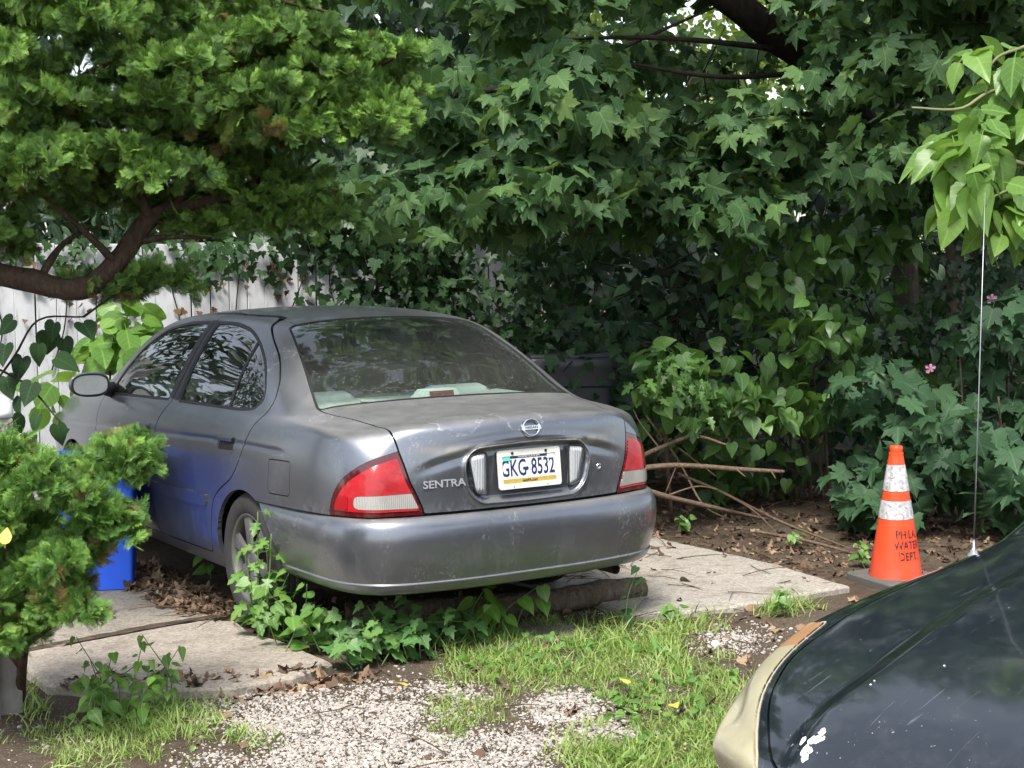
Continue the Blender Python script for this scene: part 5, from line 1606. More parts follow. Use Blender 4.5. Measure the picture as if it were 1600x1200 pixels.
# rose of sharon with two pink blooms
cl = pixel_clumps([(1380, 1500, 480, 600, 9.9, 10.4, 1.2), (1500, 1620, 400, 560, 9.9, 10.5, 1.6)], 22, (.22, .22, .2), 33)
Lr = clump_leaves(cl, 150, .085, up=.35, out=.5, droop=.5, toward=.4)
rb = at(1520, 640, 10.5); rb.z = 0
ros = plant('rose_of_sharon', 'tall dark shrub with two pink blooms behind the antenna', 'shrub', rb, Lr, 'lobed2', LOBED, LM['dark'], 200)
pink = simple('pink_petal', (.50, .24, .32), .6, 0, .35, 60)
for u, v in ((1454, 575), (1550, 466)):
    p = at(u, v, 9.55); m = MB()
    for k in range(5):
        a = 2 * math.pi * k / 5
        q = [(0, 0, 0), (.010, .014, .012), (.020, .036, .004 + .012 * (k % 2)), (.004, .050, -.006), (-.016, .040, .014), (-.009, .014, .004)]
        rot = (CAM_POS - p).to_track_quat('Z', 'Y').to_matrix() @ Matrix.Rotation(a, 3, 'Z')
        m.add([p + rot @ Vector(w) * (.55 + .12 * (k % 3)) for w in q], [(0, 1, 2), (0, 2, 3), (0, 3, 4), (0, 4, 5)])
    o_ = m.build('bloom', pink, ros, smooth=True); o_.matrix_parent_inverse = Matrix.Translation(-ros.location)
for i in range(4):
    b0 = at(1440 + 45 * i, 700, 10.6); b0.z = 0
    branch(ros, 'stem', [b0, at(1440 + 45 * i, 500, 10.4)], [.014, .008], MT['bark'], 6, 8)

# ---------------------------------------------------------------- ivy over the fence and the bank behind the car
cl = pixel_clumps([(470, 640, 250, 400, 10.2, 10.7, 3), (280, 500, 380, 405, 10.6, 10.8, .5), (520, 700, 380, 520, 10.3, 10.8, 2.6), (640, 900, 330, 560, 10.3, 11.2, 4), (945, 1010, 480, 640, 10.0, 10.8, 1.2), (930, 1010, 600, 740, 10.2, 10.8, 1.0), (430, 560, 300, 340, 10.2, 10.7, .6)], 130, (.26, .26, .22), 41)
Li = clump_leaves(cl, 150, .085, up=.3, out=.6, droop=.75, toward=.35)
ib = at(700, 620, 11); ib.z = 0
ivy = plant('ivy_bank', 'dense dark ivy climbing over the fence end behind the car roof', 'ivy', ib, Li, 'ivy', IVY, LM['ivy'], 300)
for i in range(7):
    x = -.9 + i * .42
    branch(ivy, 'vine', [(x, FY - .03, .9), (x + .1, FY - .035, 1.2), (x + .05 + .1 * (i % 3), FY - .03, 1.55), (x + .25, FY - .03, 1.85)], [.006, .006, .005, .004], MT['dark_bark'], 5, 16, .2, i)
Lf = (np.array([[RNG.uniform(-1.9, 1.9), FY - .05, 1.82 - abs(RNG.normal(0, .16))] for _ in range(240)]), RNG.normal(0, .35, (240, 3)) + [0, -.9, .4], RNG.normal(0, .3, (240, 3)) + [0, 0, -1], RNG.uniform(.05, .09, 240))
leaf_mesh('trailing_leaves', IVY, *Lf, LM['ivy'], ivy, 'stuff')
Ld = (np.array([[RNG.uniform(-.7, 1.6), FY - .04, RNG.uniform(1.05, 1.7)] for _ in range(60)]), RNG.normal(0, .5, (60, 3)) + [0, -.9, .2], RNG.normal(0, .4, (60, 3)) + [0, 0, -1], RNG.uniform(.035, .06, 60))
leaf_mesh('dry_leaves', IVY, *Ld, leaf_mat('dry_ivy', [(.09, .05, .025), (.16, .09, .045), (.24, .15, .08)], .8, .1), ivy, 'stuff')

# ---------------------------------------------------------------- dark thicket that closes the view, twigs in it
cl = pixel_clumps([(420, 1000, 180, 640, 11.6, 13.0, 3), (950, 1350, 300, 780, 11.0, 12.6, 3.2), (1300, 1750, 250, 820, 11.2, 12.6, 3.2), (500, 900, 60, 260, 10.4, 11.8, 1.4), (1250, 1700, -60, 260, 11.5, 12.8, 1.6), (420, 1010, 230, 600, 13, 14.5, 3.0), (1150, 1750, 300, 800, 13, 14.5, 2.5)], 280, (.46, .46, .42), 51)
Lt = clump_leaves(cl, 42, .115, up=.4, out=.6, droop=.6, layers=.6)
tb = at(1050, 700, 12); tb.z = 0
thick = put(empty('thicket', tb), 'dark tangled thicket filling the shade behind all the shrubs', 'thicket')
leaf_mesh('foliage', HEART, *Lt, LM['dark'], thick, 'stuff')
m = MB()
rs = np.random.default_rng(77)
for i in range(230):
    u, v, d = rs.uniform(930, 1330), rs.uniform(60, 620), rs.uniform(10.6, 12.6)
    if rs.uniform() < .35: u = rs.uniform(1330, 1600)
    p = at(u, v, d); L_ = rs.uniform(.2, .7); dr = Vector(rs.normal(0, 1, 3)); dr.z = abs(dr.z) * .8; dr.normalize()
    q = p + dr * L_; md = (p + q) / 2 + Vector(rs.normal(0, .05, 3))
    m.tube([p, md, q], [.006, .005, .003], 4, False)
o_ = m.build('twigs', MT['dark_bark'], thick, smooth=True); o_.matrix_parent_inverse = Matrix.Translation(-thick.location); o_['kind'] = 'stuff'

# ---------------------------------------------------------------- sunlit trees far behind, seen through the gaps
for i, (u, v, d, rx, rz, lab) in enumerate([(1080, 60, 20, 3.0, 2.6, 'sunlit yellow-green tree glimpsed through the gap at the top centre'), (1350, 120, 23, 2.8, 2.4, 'sunlit tree glimpsed past the leaning limb'), (820, 40, 24, 3.6, 3.0, 'sunlit tree glimpsed above the car behind the maple leaves'), (1560, 420, 22, 2.2, 2.6, 'pale green tree glimpsed low behind the slim trunk')]):
    c = at(u, v, d); b0 = c.copy(); b0.z = 0
    r_ = put(empty('distant_tree', b0), lab, 'tree', 'sunlit trees beyond the thicket')
    cs = []
    for k in range(150):
        w = RNG.normal(0, 1, 3); w /= np.linalg.norm(w); w *= RNG.uniform(.3, 1) ** .5
        cs.append((tuple(np.array(c) + w * [rx, rx, rz]), (.55, .55, .4), 1.0))
    leaf_mesh('crown', ROUND, *clump_leaves(cs, 48, .125, up=.6, out=.5), LM['far'], r_, 'stuff')
    branch(r_, 'trunk', [b0, (b0.x + .1, b0.y, c.z * .5), tuple(c)], [.18, .14, .06], MT['bark'], 10, 14)

# far mass of trees that closes the view
fb_ = at(800, 600, 16.5); fb_.z = 0
cl = pixel_clumps([(300, 900, -60, 640, 15, 17.5, 3), (850, 1350, 235, 700, 15, 17.5, 2.6), (1300, 1800, -60, 760, 15, 17.5, 3), (-400, 300, -60, 500, 15, 17, 2)], 300, (.8, .8, .7), 97)
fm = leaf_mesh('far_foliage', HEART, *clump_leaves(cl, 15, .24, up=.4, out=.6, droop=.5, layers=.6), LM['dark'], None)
put(fm, 'shaded mass of distant foliage behind the thicket', 'foliage', kind='stuff')

# evergreen hedge tree behind the fence on the left
hb2 = at(300, 300, 13.0); hb2.z = 0
hed = put(empty('evergreen_tree', hb2), 'dark evergreen tree standing behind the white fence under the cypress', 'tree')
cl = pixel_clumps([(-150, 320, -80, 420, 12.2, 14, 3), (250, 700, -120, 420, 12, 13.6, 3), (-1300, -150, -80, 420, 9.5, 12.5, 4), (-900, -60, 380, 640, 10.2, 11.6, 3)], 165, (.6, .6, .5), 57)  # boxes left of view: unseen foliage added to darken the car's side reflections
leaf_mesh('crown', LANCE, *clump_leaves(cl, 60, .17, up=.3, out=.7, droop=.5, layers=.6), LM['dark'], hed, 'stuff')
branch(hed, 'trunk', [hb2, at(300, 200, 13.0), at(305, -100, 13.0)], [.16, .13, .07], MT['dark_bark'], 10, 16)

# ---------------------------------------------------------------- mulberry bough reaching in from the right
cl = pixel_clumps([(1525, 1650, 90, 210, 4.3, 4.7, 1.5), (1500, 1580, 240, 320, 4.3, 4.6, 1.0), (1530, 1650, 40, 140, 4.4, 4.8, 1.0), (1540, 1660, 250, 350, 4.2, 4.6, 1.2), (1505, 1550, 160, 230, 4.4, 4.6, .5), (1600, 1760, 0, 400, 4.3, 4.9, 2.2)], 30, (.085, .085, .06), 61)
Lb = clump_leaves(cl, 700, .104, up=.5, out=.4, droop=.65, toward=.35)
keep = np.array([True] * len(Lb[0]))
Lb = tuple(a[keep] for a in Lb)
bb = at(2000, 300, 4.9); bb.z = 0
mul = plant('mulberry_tree', 'near mulberry bough with glossy light green leaves in the upper right corner', 'tree', bb, Lb, 'ovate', OVATE, LM['mulberry'], 300)
branch(mul, 'trunk', [bb, at(2000, 500, 4.9), at(1960, 150, 4.9), at(1900, -100, 4.9)], [.07, .06, .05, .03], MT['bark'], 10, 20)
tw = simple('pale_green_twig', (.17, .17, .08), .7)
for a in ([(1960, 200, 4.85), (1750, 260, 4.6), (1600, 290, 4.45), (1545, 310, 4.4)], [(1960, 150, 4.85), (1700, 130, 4.6), (1560, 140, 4.5), (1500, 170, 4.45), (1425, 168, 4.4)], [(1960, 180, 4.85), (1720, 60, 4.7), (1580, 80, 4.6), (1540, 110, 4.5)], [(1660, 275, 4.5), (1550, 245, 4.45), (1490, 260, 4.4)]):
    branch(mul, 'twig', [at(*p) for p in a], list(np.linspace(.009, .003, len(a))), tw, 7, 20, .08)

# ---------------------------------------------------------------- broad-leaved bush in front of the fence by the car's nose
cl = pixel_clumps([(140, 250, 500, 590, 9.6, 10.1, 2), (90, 150, 560, 620, 9.6, 9.9, .6), (160, 230, 480, 520, 9.7, 10, .6)], 16, (.16, .16, .13), 71)
Ly = clump_leaves(cl, 120, .165, up=.6, out=.45, droop=.5, toward=.4)
yb = at(190, 640, 9.9); yb.z = 0
hyd = plant('hydrangea_bush', 'pale green broad-leaved bush between the car nose and the white fence', 'bush', yb, Ly, 'round', ROUND, LM['hydrangea'], 200)
for i in range(5):
    b0 = yb + Vector((RNG.normal(0, .1), RNG.normal(0, .1), 0))
    branch(hyd, 'stem', [b0, at(150 + 22 * i, 600, 9.9), at(140 + 26 * i, 540, 9.85)], [.009, .007, .004], MT['twig'], 6, 12)

# dark hanging vine at the left edge
pv = np.array([tuple(at(u, v, d)) for u, v, d in [(85, 505, 6.6), (130, 505, 6.6), (60, 540, 6.5), (35, 560, 6.6), (90, 560, 6.5), (20, 500, 6.5), (50, 600, 6.5), (30, 620, 6.6), (90, 665, 6.4), (60, 650, 6.5), (10, 590, 6.6), (8, 540, 6.5), (100, 530, 6.7), (20, 650, 6.4), (75, 520, 6.7), (45, 680, 6.3)]])
Lv = (pv, RNG.normal(0, .35, (len(pv), 3)) + np.array(-CF) + [0, 0, .3], RNG.normal(0, .25, (len(pv), 3)) + [0, 0, -1], RNG.uniform(.075, .115, len(pv)))
vb = at(10, 700, 6.5); vb.z = 0
vin = plant('hanging_vine', 'dark heart-leaved vine hanging at the left edge above the near shrub', 'vine', vb, Lv, 'heartv', HEART, LM['darkvine'], 60)
for a in ([(-40, 640, 6.5), (20, 560, 6.55), (60, 500, 6.6), (130, 495, 6.6)], [(-40, 560, 6.5), (40, 600, 6.55), (95, 660, 6.45)], [(130, 495, 6.6), (190, 455, 6.7), (250, 440, 6.9)]):
    branch(vin, 'stem', [at(*p) for p in a], [.006, .005, .004], MT['dark_bark'], 5, 16)
# ---------------------------------------------------------------- scattering by geometry nodes (only for what nobody could count)
def eulers(X, Y, Z):
    ry = np.arcsin(np.clip(-X[:, 2], -1, 1)); rx = np.arctan2(Y[:, 2], Z[:, 2]); rz = np.arctan2(X[:, 1], X[:, 0])
    return np.stack([rx, ry, rz], 1)

def scatter(name, protos, pos, eul, scl, parent=None):
    src = bpy.data.collections.new(name + '_shapes')
    for i, me in enumerate(protos):
        o = bpy.data.objects.new('%s_shape_%02d' % (name, i), me); src.objects.link(o)
    me = bpy.data.meshes.new(name); n = len(pos)
    me.vertices.add(n); me.vertices.foreach_set('co', np.asarray(pos, np.float32).ravel())
    a = me.attributes.new('rot', 'FLOAT_VECTOR', 'POINT'); a.data.foreach_set('vector', np.asarray(eul, np.float32).ravel())
    a = me.attributes.new('scl', 'FLOAT', 'POINT'); a.data.foreach_set('value', np.asarray(scl, np.float32))
    a = me.attributes.new('pick', 'INT', 'POINT'); a.data.foreach_set('value', RNG.integers(0, len(protos), n).astype(np.int32))
    for p in protos:
        if p.materials and p.materials[0] and p.materials[0].name not in [m.name for m in me.materials]: me.materials.append(p.materials[0])
    o = ob(name, me, parent)
    if parent is not None: o.matrix_parent_inverse = Matrix.Translation(-parent.location)
    ng = bpy.data.node_groups.new(name, 'GeometryNodeTree')
    ng.interface.new_socket('Geometry', in_out='INPUT', socket_type='NodeSocketGeometry')
    ng.interface.new_socket('Geometry', in_out='OUTPUT', socket_type='NodeSocketGeometry')
    N_ = ng.nodes.new
    gi, go = N_('NodeGroupInput'), N_('NodeGroupOutput')
    ci = N_('GeometryNodeCollectionInfo'); ci.inputs['Collection'].default_value = src
    ci.inputs['Separate Children'].default_value = True; ci.inputs['Reset Children'].default_value = True
    ip = N_('GeometryNodeInstanceOnPoints'); ip.inputs['Pick Instance'].default_value = True
    def attr(nm, typ):
        q = N_('GeometryNodeInputNamedAttribute'); q.data_type = typ; q.inputs['Name'].default_value = nm
        return q.outputs['Attribute']
    e2 = N_('FunctionNodeEulerToRotation')
    L = ng.links.new
    L(gi.outputs[0], ip.inputs['Points']); L(ci.outputs[0], ip.inputs['Instance'])
    L(attr('pick', 'INT'), ip.inputs['Instance Index']); L(attr('rot', 'FLOAT_VECTOR'), e2.inputs[0]); L(e2.outputs[0], ip.inputs['Rotation'])
    L(attr('scl', 'FLOAT'), ip.inputs['Scale']); L(ip.outputs[0], go.inputs[0])
    md = o.modifiers.new('scatter', 'NODES'); md.node_group = ng
    o['kind'] = 'stuff'
    return o

# ---------------------------------------------------------------- scale-leaved conifers
def conifer_mat(name, base, mid, tip):
    t = NT(name)
    a = t.n('Attribute', attribute_name='tip').outputs['Fac']
    rn = t.n('ObjectInfo').outputs['Random']
    k = t.math('MULTIPLY', a, t.math('ADD', .55, t.math('MULTIPLY', rn, .55)))
    c = t.ramp(k, [(.0, base), (.35, mid), (.78, tip)])
    dead = t.ramp(rn, [(.968, 0), (.975, .8)])
    c = t.mix(dead, c, (.16, .075, .035))
    b = t.bsdf(Base_Color=c, Roughness=.55, Specular_IOR_Level=.35)
    tr = t.n('BsdfTranslucent'); t.set(tr.inputs[0], c)
    mx = t.n('MixShader', i_0=.22); t.set(mx.inputs[1], b.outputs[0]); t.set(mx.inputs[2], tr.outputs[0])
    return t.end(mx)

def spray(seed, mat, nb=9, full=1.0):
    """one flat fan of scaly branchlets, unit long, growing along +Y"""
    rs = np.random.default_rng(seed); V = []; F = []; A = []
    def sliver(p, d, nrm, L, w, t0, t1):
        d = d / np.linalg.norm(d); s = np.cross(d, nrm); s /= np.linalg.norm(s) + 1e-9
        b = len(V)
        m = p + d * L * .55 + nrm * L * .06
        V.extend([p - s * w * .35, m - s * w, p + d * L + nrm * L * .10, m + s * w]); A.extend([t0, (t0 + t1) / 2, t1, (t0 + t1) / 2])
        F.append((b, b + 1, b + 2)); F.append((b, b + 2, b + 3))
    up = np.array([0, 0, 1.])
    def axis_pt(t): return np.array([.05 * math.sin(3 * t + seed), t, .10 * t * t - .03])
    for k in range(nb):
        t = .08 + .84 * k / (nb - 1)
        p = axis_pt(t); sliver(axis_pt(max(0, t - .13)), np.array([.02, 1, .15 * t]), up, .17, .018, t * .5, t * .6)
        for s in (-1, 1):
            a = R(rs.uniform(38, 55)); L = (.50 * (1 - t) ** .7 + .15) * rs.uniform(.85, 1.15) * full
            d = np.array([s * math.sin(a), math.cos(a), rs.uniform(-.05, .22)]); d /= np.linalg.norm(d)
            tw = up + np.array([s * rs.uniform(-.5, .5), 0, 0]); tw /= np.linalg.norm(tw)
            ns = max(3, int(L / .085))
            for j in range(ns):
                q = p + d * L * (j / ns)
                tt = .35 + .3 * t + .35 * j / ns
                sliver(q, d + np.array([0, 0, .1]), tw, L / ns * 1.25, .0175, tt - .1, tt)
                for s2 in (-1, 1):
                    b_ = R(rs.uniform(30, 50)); c_, s_ = math.cos(b_), math.sin(b_) * s2
                    d2 = np.array([d[0] * c_ - d[1] * s_, d[0] * s_ + d[1] * c_, d[2] + rs.uniform(-.1, .25)])
                    sliver(q, d2, tw, rs.uniform(.09, .15) * (1.25 - .5 * j / ns), .0185, tt - .05, min(1, tt + .25))
            sliver(p + d * L, d, tw, .12, .018, .8, 1)
    sliver(axis_pt(.92), np.array([0, 1, .2]), up, .15, .022, .85, 1)
    return mdata('spray', np.array(V), np.array(F, np.int32), mat, True, None, {'tip': A})

def spray_field(clumps, per, size, upk=.45, jit=.35, keepfn=None):
    P, X, S = [], [], []
    for c, r, w in clumps:
        n = int(per * w); c = np.array(c); r = np.array(r)
        d = RNG.normal(0, 1, (n, 3)); d /= np.linalg.norm(d, axis=1, keepdims=True)
        d[:, 2] = np.where(d[:, 2] < -.35, -d[:, 2], d[:, 2])
        k = RNG.uniform(.35, 1, n) ** .6
        P.append(c + d * r * k[:, None])
        tip = d * np.array([1, 1, .55]) + np.array([0, 0, upk]) + RNG.normal(0, jit, (n, 3))
        X.append((RNG.normal(0, .6, (n, 3)) + d * .5 + np.array([0, 0, .35]), tip)); S.append(RNG.uniform(.7, 1.2, n) * size)
    P = np.vstack(P); nrm = np.vstack([x[0] for x in X]); tip = np.vstack([x[1] for x in X]); S = np.concatenate(S)
    fx, fy, fz = frames(nrm, tip)
    return P, eulers(fx, fy, fz), S

def tuft_of(seed, sprays, mat, n=6):
    rs = np.random.default_rng(seed); VV, FF, AA = [], [], []; b = 0
    for k in range(n):
        me = sprays[k % len(sprays)]
        V = np.empty(len(me.vertices) * 3, np.float32); me.vertices.foreach_get('co', V); V = V.reshape(-1, 3)
        F = np.empty(len(me.loops), np.int32); me.loops.foreach_get('vertex_index', F); F = F.reshape(-1, 3)
        A = np.empty(len(V), np.float32); me.attributes['tip'].data.foreach_get('value', A)
        M = np.array(Euler((rs.normal(.15, .45), rs.uniform(-1.6, 1.6), rs.normal(0, .55))).to_matrix())
        VV.append((V * rs.uniform(.75, 1.1)) @ M.T + rs.normal(0, .28, 3) * [1, .6, 1]); FF.append(F + b); AA.append(A * rs.uniform(.45, 1.15)); b += len(V)
    return mdata('tuft', np.vstack(VV), np.vstack(FF), mat, True, None, {'tip': np.concatenate(AA)})
CM = conifer_mat('cypress_spray', (.024, .046, .018), (.090, .185, .038), (.27, .47, .085))
CM2 = conifer_mat('shrub_spray', (.028, .068, .019), (.095, .215, .040), (.25, .43, .08))
protos = [spray(i, CM, 9) for i in range(4)]
protos2 = [spray(10 + i, CM2, 8) for i in range(4)]
protos = [tuft_of(i, protos, CM) for i in range(6)]
protos2 = [tuft_of(20 + i, protos2, CM2) for i in range(6)]

cyb = at(-190, 500, 6.9); cyb.z = 0
cyp = put(empty('cypress_tree', cyb), 'large cypress with feathery green sprays overhanging from the upper left', 'tree')
cl = pixel_clumps([(-120, 240, -70, 120, 6.0, 7.0, 3.4), (200, 525, -70, 110, 6.4, 7.3, 3.0), (-60, 300, 110, 300, 6.1, 7.0, 3.4), (260, 550, 110, 245, 6.4, 7.3, 3.2), (530, 600, 75, 210, 6.6, 7.0, 1.0), (60, 420, 240, 330, 6.8, 7.5, 1.4),
                   (370, 520, 270, 350, 6.9, 7.4, .9), (240, 400, 335, 365, 6.9, 7.3, .5), (160, 255, 440, 470, 6.8, 7.0, .35), (-80, 20, 300, 400, 6.3, 6.9, .7), (580, 615, 75, 105, 6.6, 6.8, .3)], 190, (.21, .21, .065), 81)
cl += pixel_clumps([(-500, 500, -330, -90, 6.6, 7.8, 1)], 26, (.22, .22, .13), 82)
cl = [c for c in cl if not (c[0][2] > 2.9 and c[0][0] > -1.3)]
P_, E_, S_ = spray_field(cl, 27, .066, .40, .45)
scatter('foliage', protos, P_, E_, S_, cyp)
branch(cyp, 'trunk', [cyb, at(-190, 400, 6.9), at(-175, 100, 6.9), at(-160, -300, 6.9)], [.13, .12, .10, .06], MT['bark'], 14, 30)
cbark = bark('cypress_bark', (.040, .026, .018), (.15, .105, .075), 2)
branch(cyp, 'limb', [at(-190, 430, 6.9), at(-60, 415, 6.75), at(0, 428, 6.7), at(55, 440, 6.65), at(105, 452, 6.65), at(150, 440, 6.7), at(190, 400, 6.75), at(225, 350, 6.8), at(270, 325, 6.85), at(330, 312, 6.9), at(420, 280, 7.0)], [.06, .055, .052, .050, .048, .046, .043, .040, .036, .030, .015], cbark, 12, 60, .16, 3)
for i, a in enumerate([[(205, 380, 6.77), (260, 370, 6.8), (330, 372, 6.9)], [(180, 410, 6.72), (130, 360, 6.6), (60, 300, 6.5)], [(235, 345, 6.8), (200, 260, 6.7), (150, 190, 6.6)], [(270, 325, 6.85), (330, 240, 6.8), (420, 170, 6.8), (560, 120, 6.8), (650, 70, 6.7)], [(-175, 200, 6.9), (50, 150, 6.7), (250, 60, 6.8)], [(-175, 60, 6.9), (60, 20, 6.6), (300, -20, 6.9), (520, 20, 7.0)], [(60, 440, 6.65), (100, 380, 6.7), (160, 350, 6.75)], [(330, 312, 6.9), (430, 300, 7.0), (500, 250, 7.1)]]):
    branch(cyp, 'bough', [at(*p) for p in a], list(np.linspace(.020, .006, len(a))), cbark, 7, 24, .15, i)

shb = gp(30, 1085); shb.z = -.04
shr = put(empty('cypress_shrub', shb), 'bright green dwarf cypress shrub in the near left corner hiding the blue bin', 'shrub')
cl = pixel_clumps([(150, 218, 700, 745, 5.2, 5.5, 1.1), (-90, 150, 720, 860, 5.0, 5.7, 3), (110, 190, 805, 838, 5.15, 5.5, .7), (-90, 130, 860, 1000, 5.0, 5.6, 3), (80, 145, 870, 980, 5.2, 5.5, 1), (-90, 120, 690, 1000, 5.0, 5.6, 2.0), (-90, 110, 960, 1010, 5.1, 5.5, 1), (-90, 20, 700, 740, 5.2, 5.5, .6)], 86, (.085, .085, .05), 91)
P_, E_, S_ = spray_field(cl, 24, .050, .5, .42)
scatter('foliage', protos2, P_, E_, S_, shr)
for i, a in enumerate([[(30, 1085, 5.4), (40, 980, 5.4), (60, 850, 5.4), (90, 740, 5.4)], [(40, 980, 5.4), (110, 880, 5.4), (190, 800, 5.35)], [(50, 900, 5.4), (130, 800, 5.4), (200, 720, 5.35)], [(35, 1040, 5.4), (-40, 940, 5.4), (-60, 800, 5.4)], [(40, 1000, 5.4), (100, 960, 5.3), (150, 900, 5.3)]]):
    p = [at(*q) for q in a]
    if i == 0: p[0] = shb.copy()
    branch(shr, 'stem', p, list(np.linspace(.022, .007, len(p))), cbark, 7, 20, .15, i)

# ---------------------------------------------------------------- ground cover
def pix(P):
    q = np.asarray(P) - CAMN; dep = q @ np.array(CF)
    return (q @ np.array(CR)) / dep * 2400 + 800, 600 - (q @ np.array(CU)) / dep * 2400
def bl(u, v, lst):
    s = np.zeros_like(u)
    for cu, cv, ru, rv, w in lst: s = np.maximum(s, w * np.exp(-(((u - cu) / ru) ** 2 + ((v - cv) / rv) ** 2)))
    return s
GRAVEL = [(520, 1120, 170, 45, 1.2), (600, 1185, 240, 50, 1.2), (760, 1175, 150, 40, 1.0), (875, 1108, 70, 28, 1.0), (950, 1145, 60, 26, .8), (1150, 1000, 70, 26, .55), (420, 1080, 130, 26, .8), (700, 1085, 90, 26, .55), (1010, 1040, 60, 20, .35)]
GRASS = [(900, 1040, 210, 75, 1.15), (1040, 1110, 150, 100, 1.1), (740, 1120, 90, 60, .95), (230, 1150, 200, 70, .9), (800, 1000, 130, 40, .7), (1080, 975, 130, 40, .6), (1230, 955, 110, 40, .45), (420, 1165, 120, 40, .55), (560, 1060, 110, 24, .5), (100, 1120, 120, 70, .6), (1000, 1180, 200, 40, 1.0)]
def field(n, x0, x1, y0, y1): return RNG.uniform(x0, x1, n), RNG.uniform(y0, y1, n)
def on_slab(x, y): return ((x > -1.95) & (x < -.83) & (y > .2) & (y < 4.4)) | ((x > .69) & (x < 2.05) & (y > .12) & (y < 3.6))

def pebble(seed, mat):
    bm = bmesh.new(); bmesh.ops.create_icosphere(bm, subdivisions=1, radius=1)
    rs = np.random.default_rng(seed); sc = (rs.uniform(.8, 1.3), rs.uniform(.6, 1.0), rs.uniform(.45, .7))
    for v in bm.verts:
        k = 1 + rs.uniform(-.2, .2); v.co = (v.co.x * sc[0] * k, v.co.y * sc[1] * k, v.co.z * sc[2] * k)
    me = bpy.data.meshes.new('pebble'); bm.to_mesh(me); bm.free(); me.materials.append(mat); return me
t = NT('pale_gravel'); rn = t.n('ObjectInfo').outputs['Random']
pm_ = t.end(t.bsdf(Base_Color=t.mix(.3, t.ramp(rn, [(0, (.11, .088, .064)), (.3, (.22, .18, .135)), (.65, (.33, .275, .21)), (1, (.46, .405, .33))]), t.noise(60, 3)), Roughness=.85))
x, y = field(135000, -2.3, 1.2, -2.0, .55)
u, v = pix(np.stack([x, y, gh(x, y)], 1)); g = bl(u, v, GRAVEL) * (.35 + 1.1 * vnoise(x, y, 7, 3))
k = (g > RNG.uniform(.12, .75, len(x))) & ~on_slab(x, y) & (v < 1290)
k |= (RNG.uniform(0, 1, len(x)) < .022) & ~on_slab(x, y)
x, y = x[k], y[k]; n = len(x)
put(scatter('gravel', [pebble(i, pm_) for i in range(5)], np.stack([x, y, gh(x, y) + .002], 1), RNG.uniform(0, 6.28, (n, 3)) * [.08, .08, 1], np.where(RNG.uniform(0, 1, n) < .62, RNG.uniform(.002, .005, n), RNG.uniform(.004, .0105, n))), 'pale gravel patch at the bottom of the drive', 'gravel')

def tuft(seed, mat, nb=11):
    rs = np.random.default_rng(seed); V = []; F = []; A = []
    for _ in range(nb):
        a = rs.uniform(0, 6.28); h = rs.uniform(.30, 1.0); lean = rs.uniform(.2, 1.5); w = rs.uniform(.016, .034)
        bx, by = rs.normal(0, .30, 2); ca, sa = math.cos(a), math.sin(a); tn = rs.uniform(0, 1)
        b = len(V)
        for q in (0, .4, .75, 1.0):
            r_ = lean * q * q * h * .9; z = h * (q - .28 * lean * q * q); ww = w * (1 - q ** 1.6) + .001
            V += [(bx + ca * r_ - sa * ww, by + sa * r_ + ca * ww, z), (bx + ca * r_ + sa * ww, by + sa * r_ - ca * ww, z)]; A += [tn, tn]
        for q in range(3):
            i = b + 2 * q; F += [(i, i + 1, i + 3), (i, i + 3, i + 2)]
    return mdata('tuft', np.array(V), np.array(F, np.int32), mat, True, None, {'tint': A})
gm_ = leaf_mat('rough_grass', [(.085, .185, .034), (.150, .270, .050), (.25, .33, .085), (.40, .36, .17)], .55, .3)
x, y = field(30000, -2.9, 2.2, -2.2, .75)
u, v = pix(np.stack([x, y, gh(x, y)], 1)); g = bl(u, v, GRASS) * (.30 + 1.25 * vnoise(x, y, 5, 8)) - .55 * bl(u, v, GRAVEL)
k = (g > RNG.uniform(.22, 1.05, len(x))) & ~on_slab(x, y)
k &= RNG.uniform(0, 1, len(x)) < .70
x, y = x[k], y[k]; n = len(x)
put(scatter('grass', [tuft(i, gm_) for i in range(5)], np.stack([x, y, gh(x, y) - .004], 1), np.stack([RNG.normal(0, .32, n), RNG.normal(0, .32, n), RNG.uniform(0, 6.28, n)], 1), RNG.uniform(.035, .115, n) * (.6 + .7 * vnoise(x, y, 3, 31))), 'rough patchy grass and straw between the gravel and the slabs', 'grass')

# low broad weeds among the grass
x, y = field(9000, -2.6, 1.9, -1.9, .6)
u, v = pix(np.stack([x, y, gh(x, y)], 1)); g = bl(u, v, GRASS) * (.2 + 1.3 * vnoise(x, y, 4, 18)) - .4 * bl(u, v, GRAVEL)
k = (g > RNG.uniform(.45, 1.2, len(x))) & ~on_slab(x, y); k &= RNG.uniform(0, 1, len(x)) < .8
x, y = x[k], y[k]; n = len(x)
W_ = np.stack([x, y, gh(x, y) + RNG.uniform(.01, .05, n)], 1)
lw = leaf_mesh('ground_weeds', OVATE, W_, RNG.normal(0, .45, (n, 3)) + [0, -.15, 1], RNG.normal(0, 1, (n, 3)) * [1, 1, .3], RNG.uniform(.018, .048, n), LM['weed'], None)
put(lw, 'low broad-leaved weeds spread through the grass', 'weeds', kind='stuff')

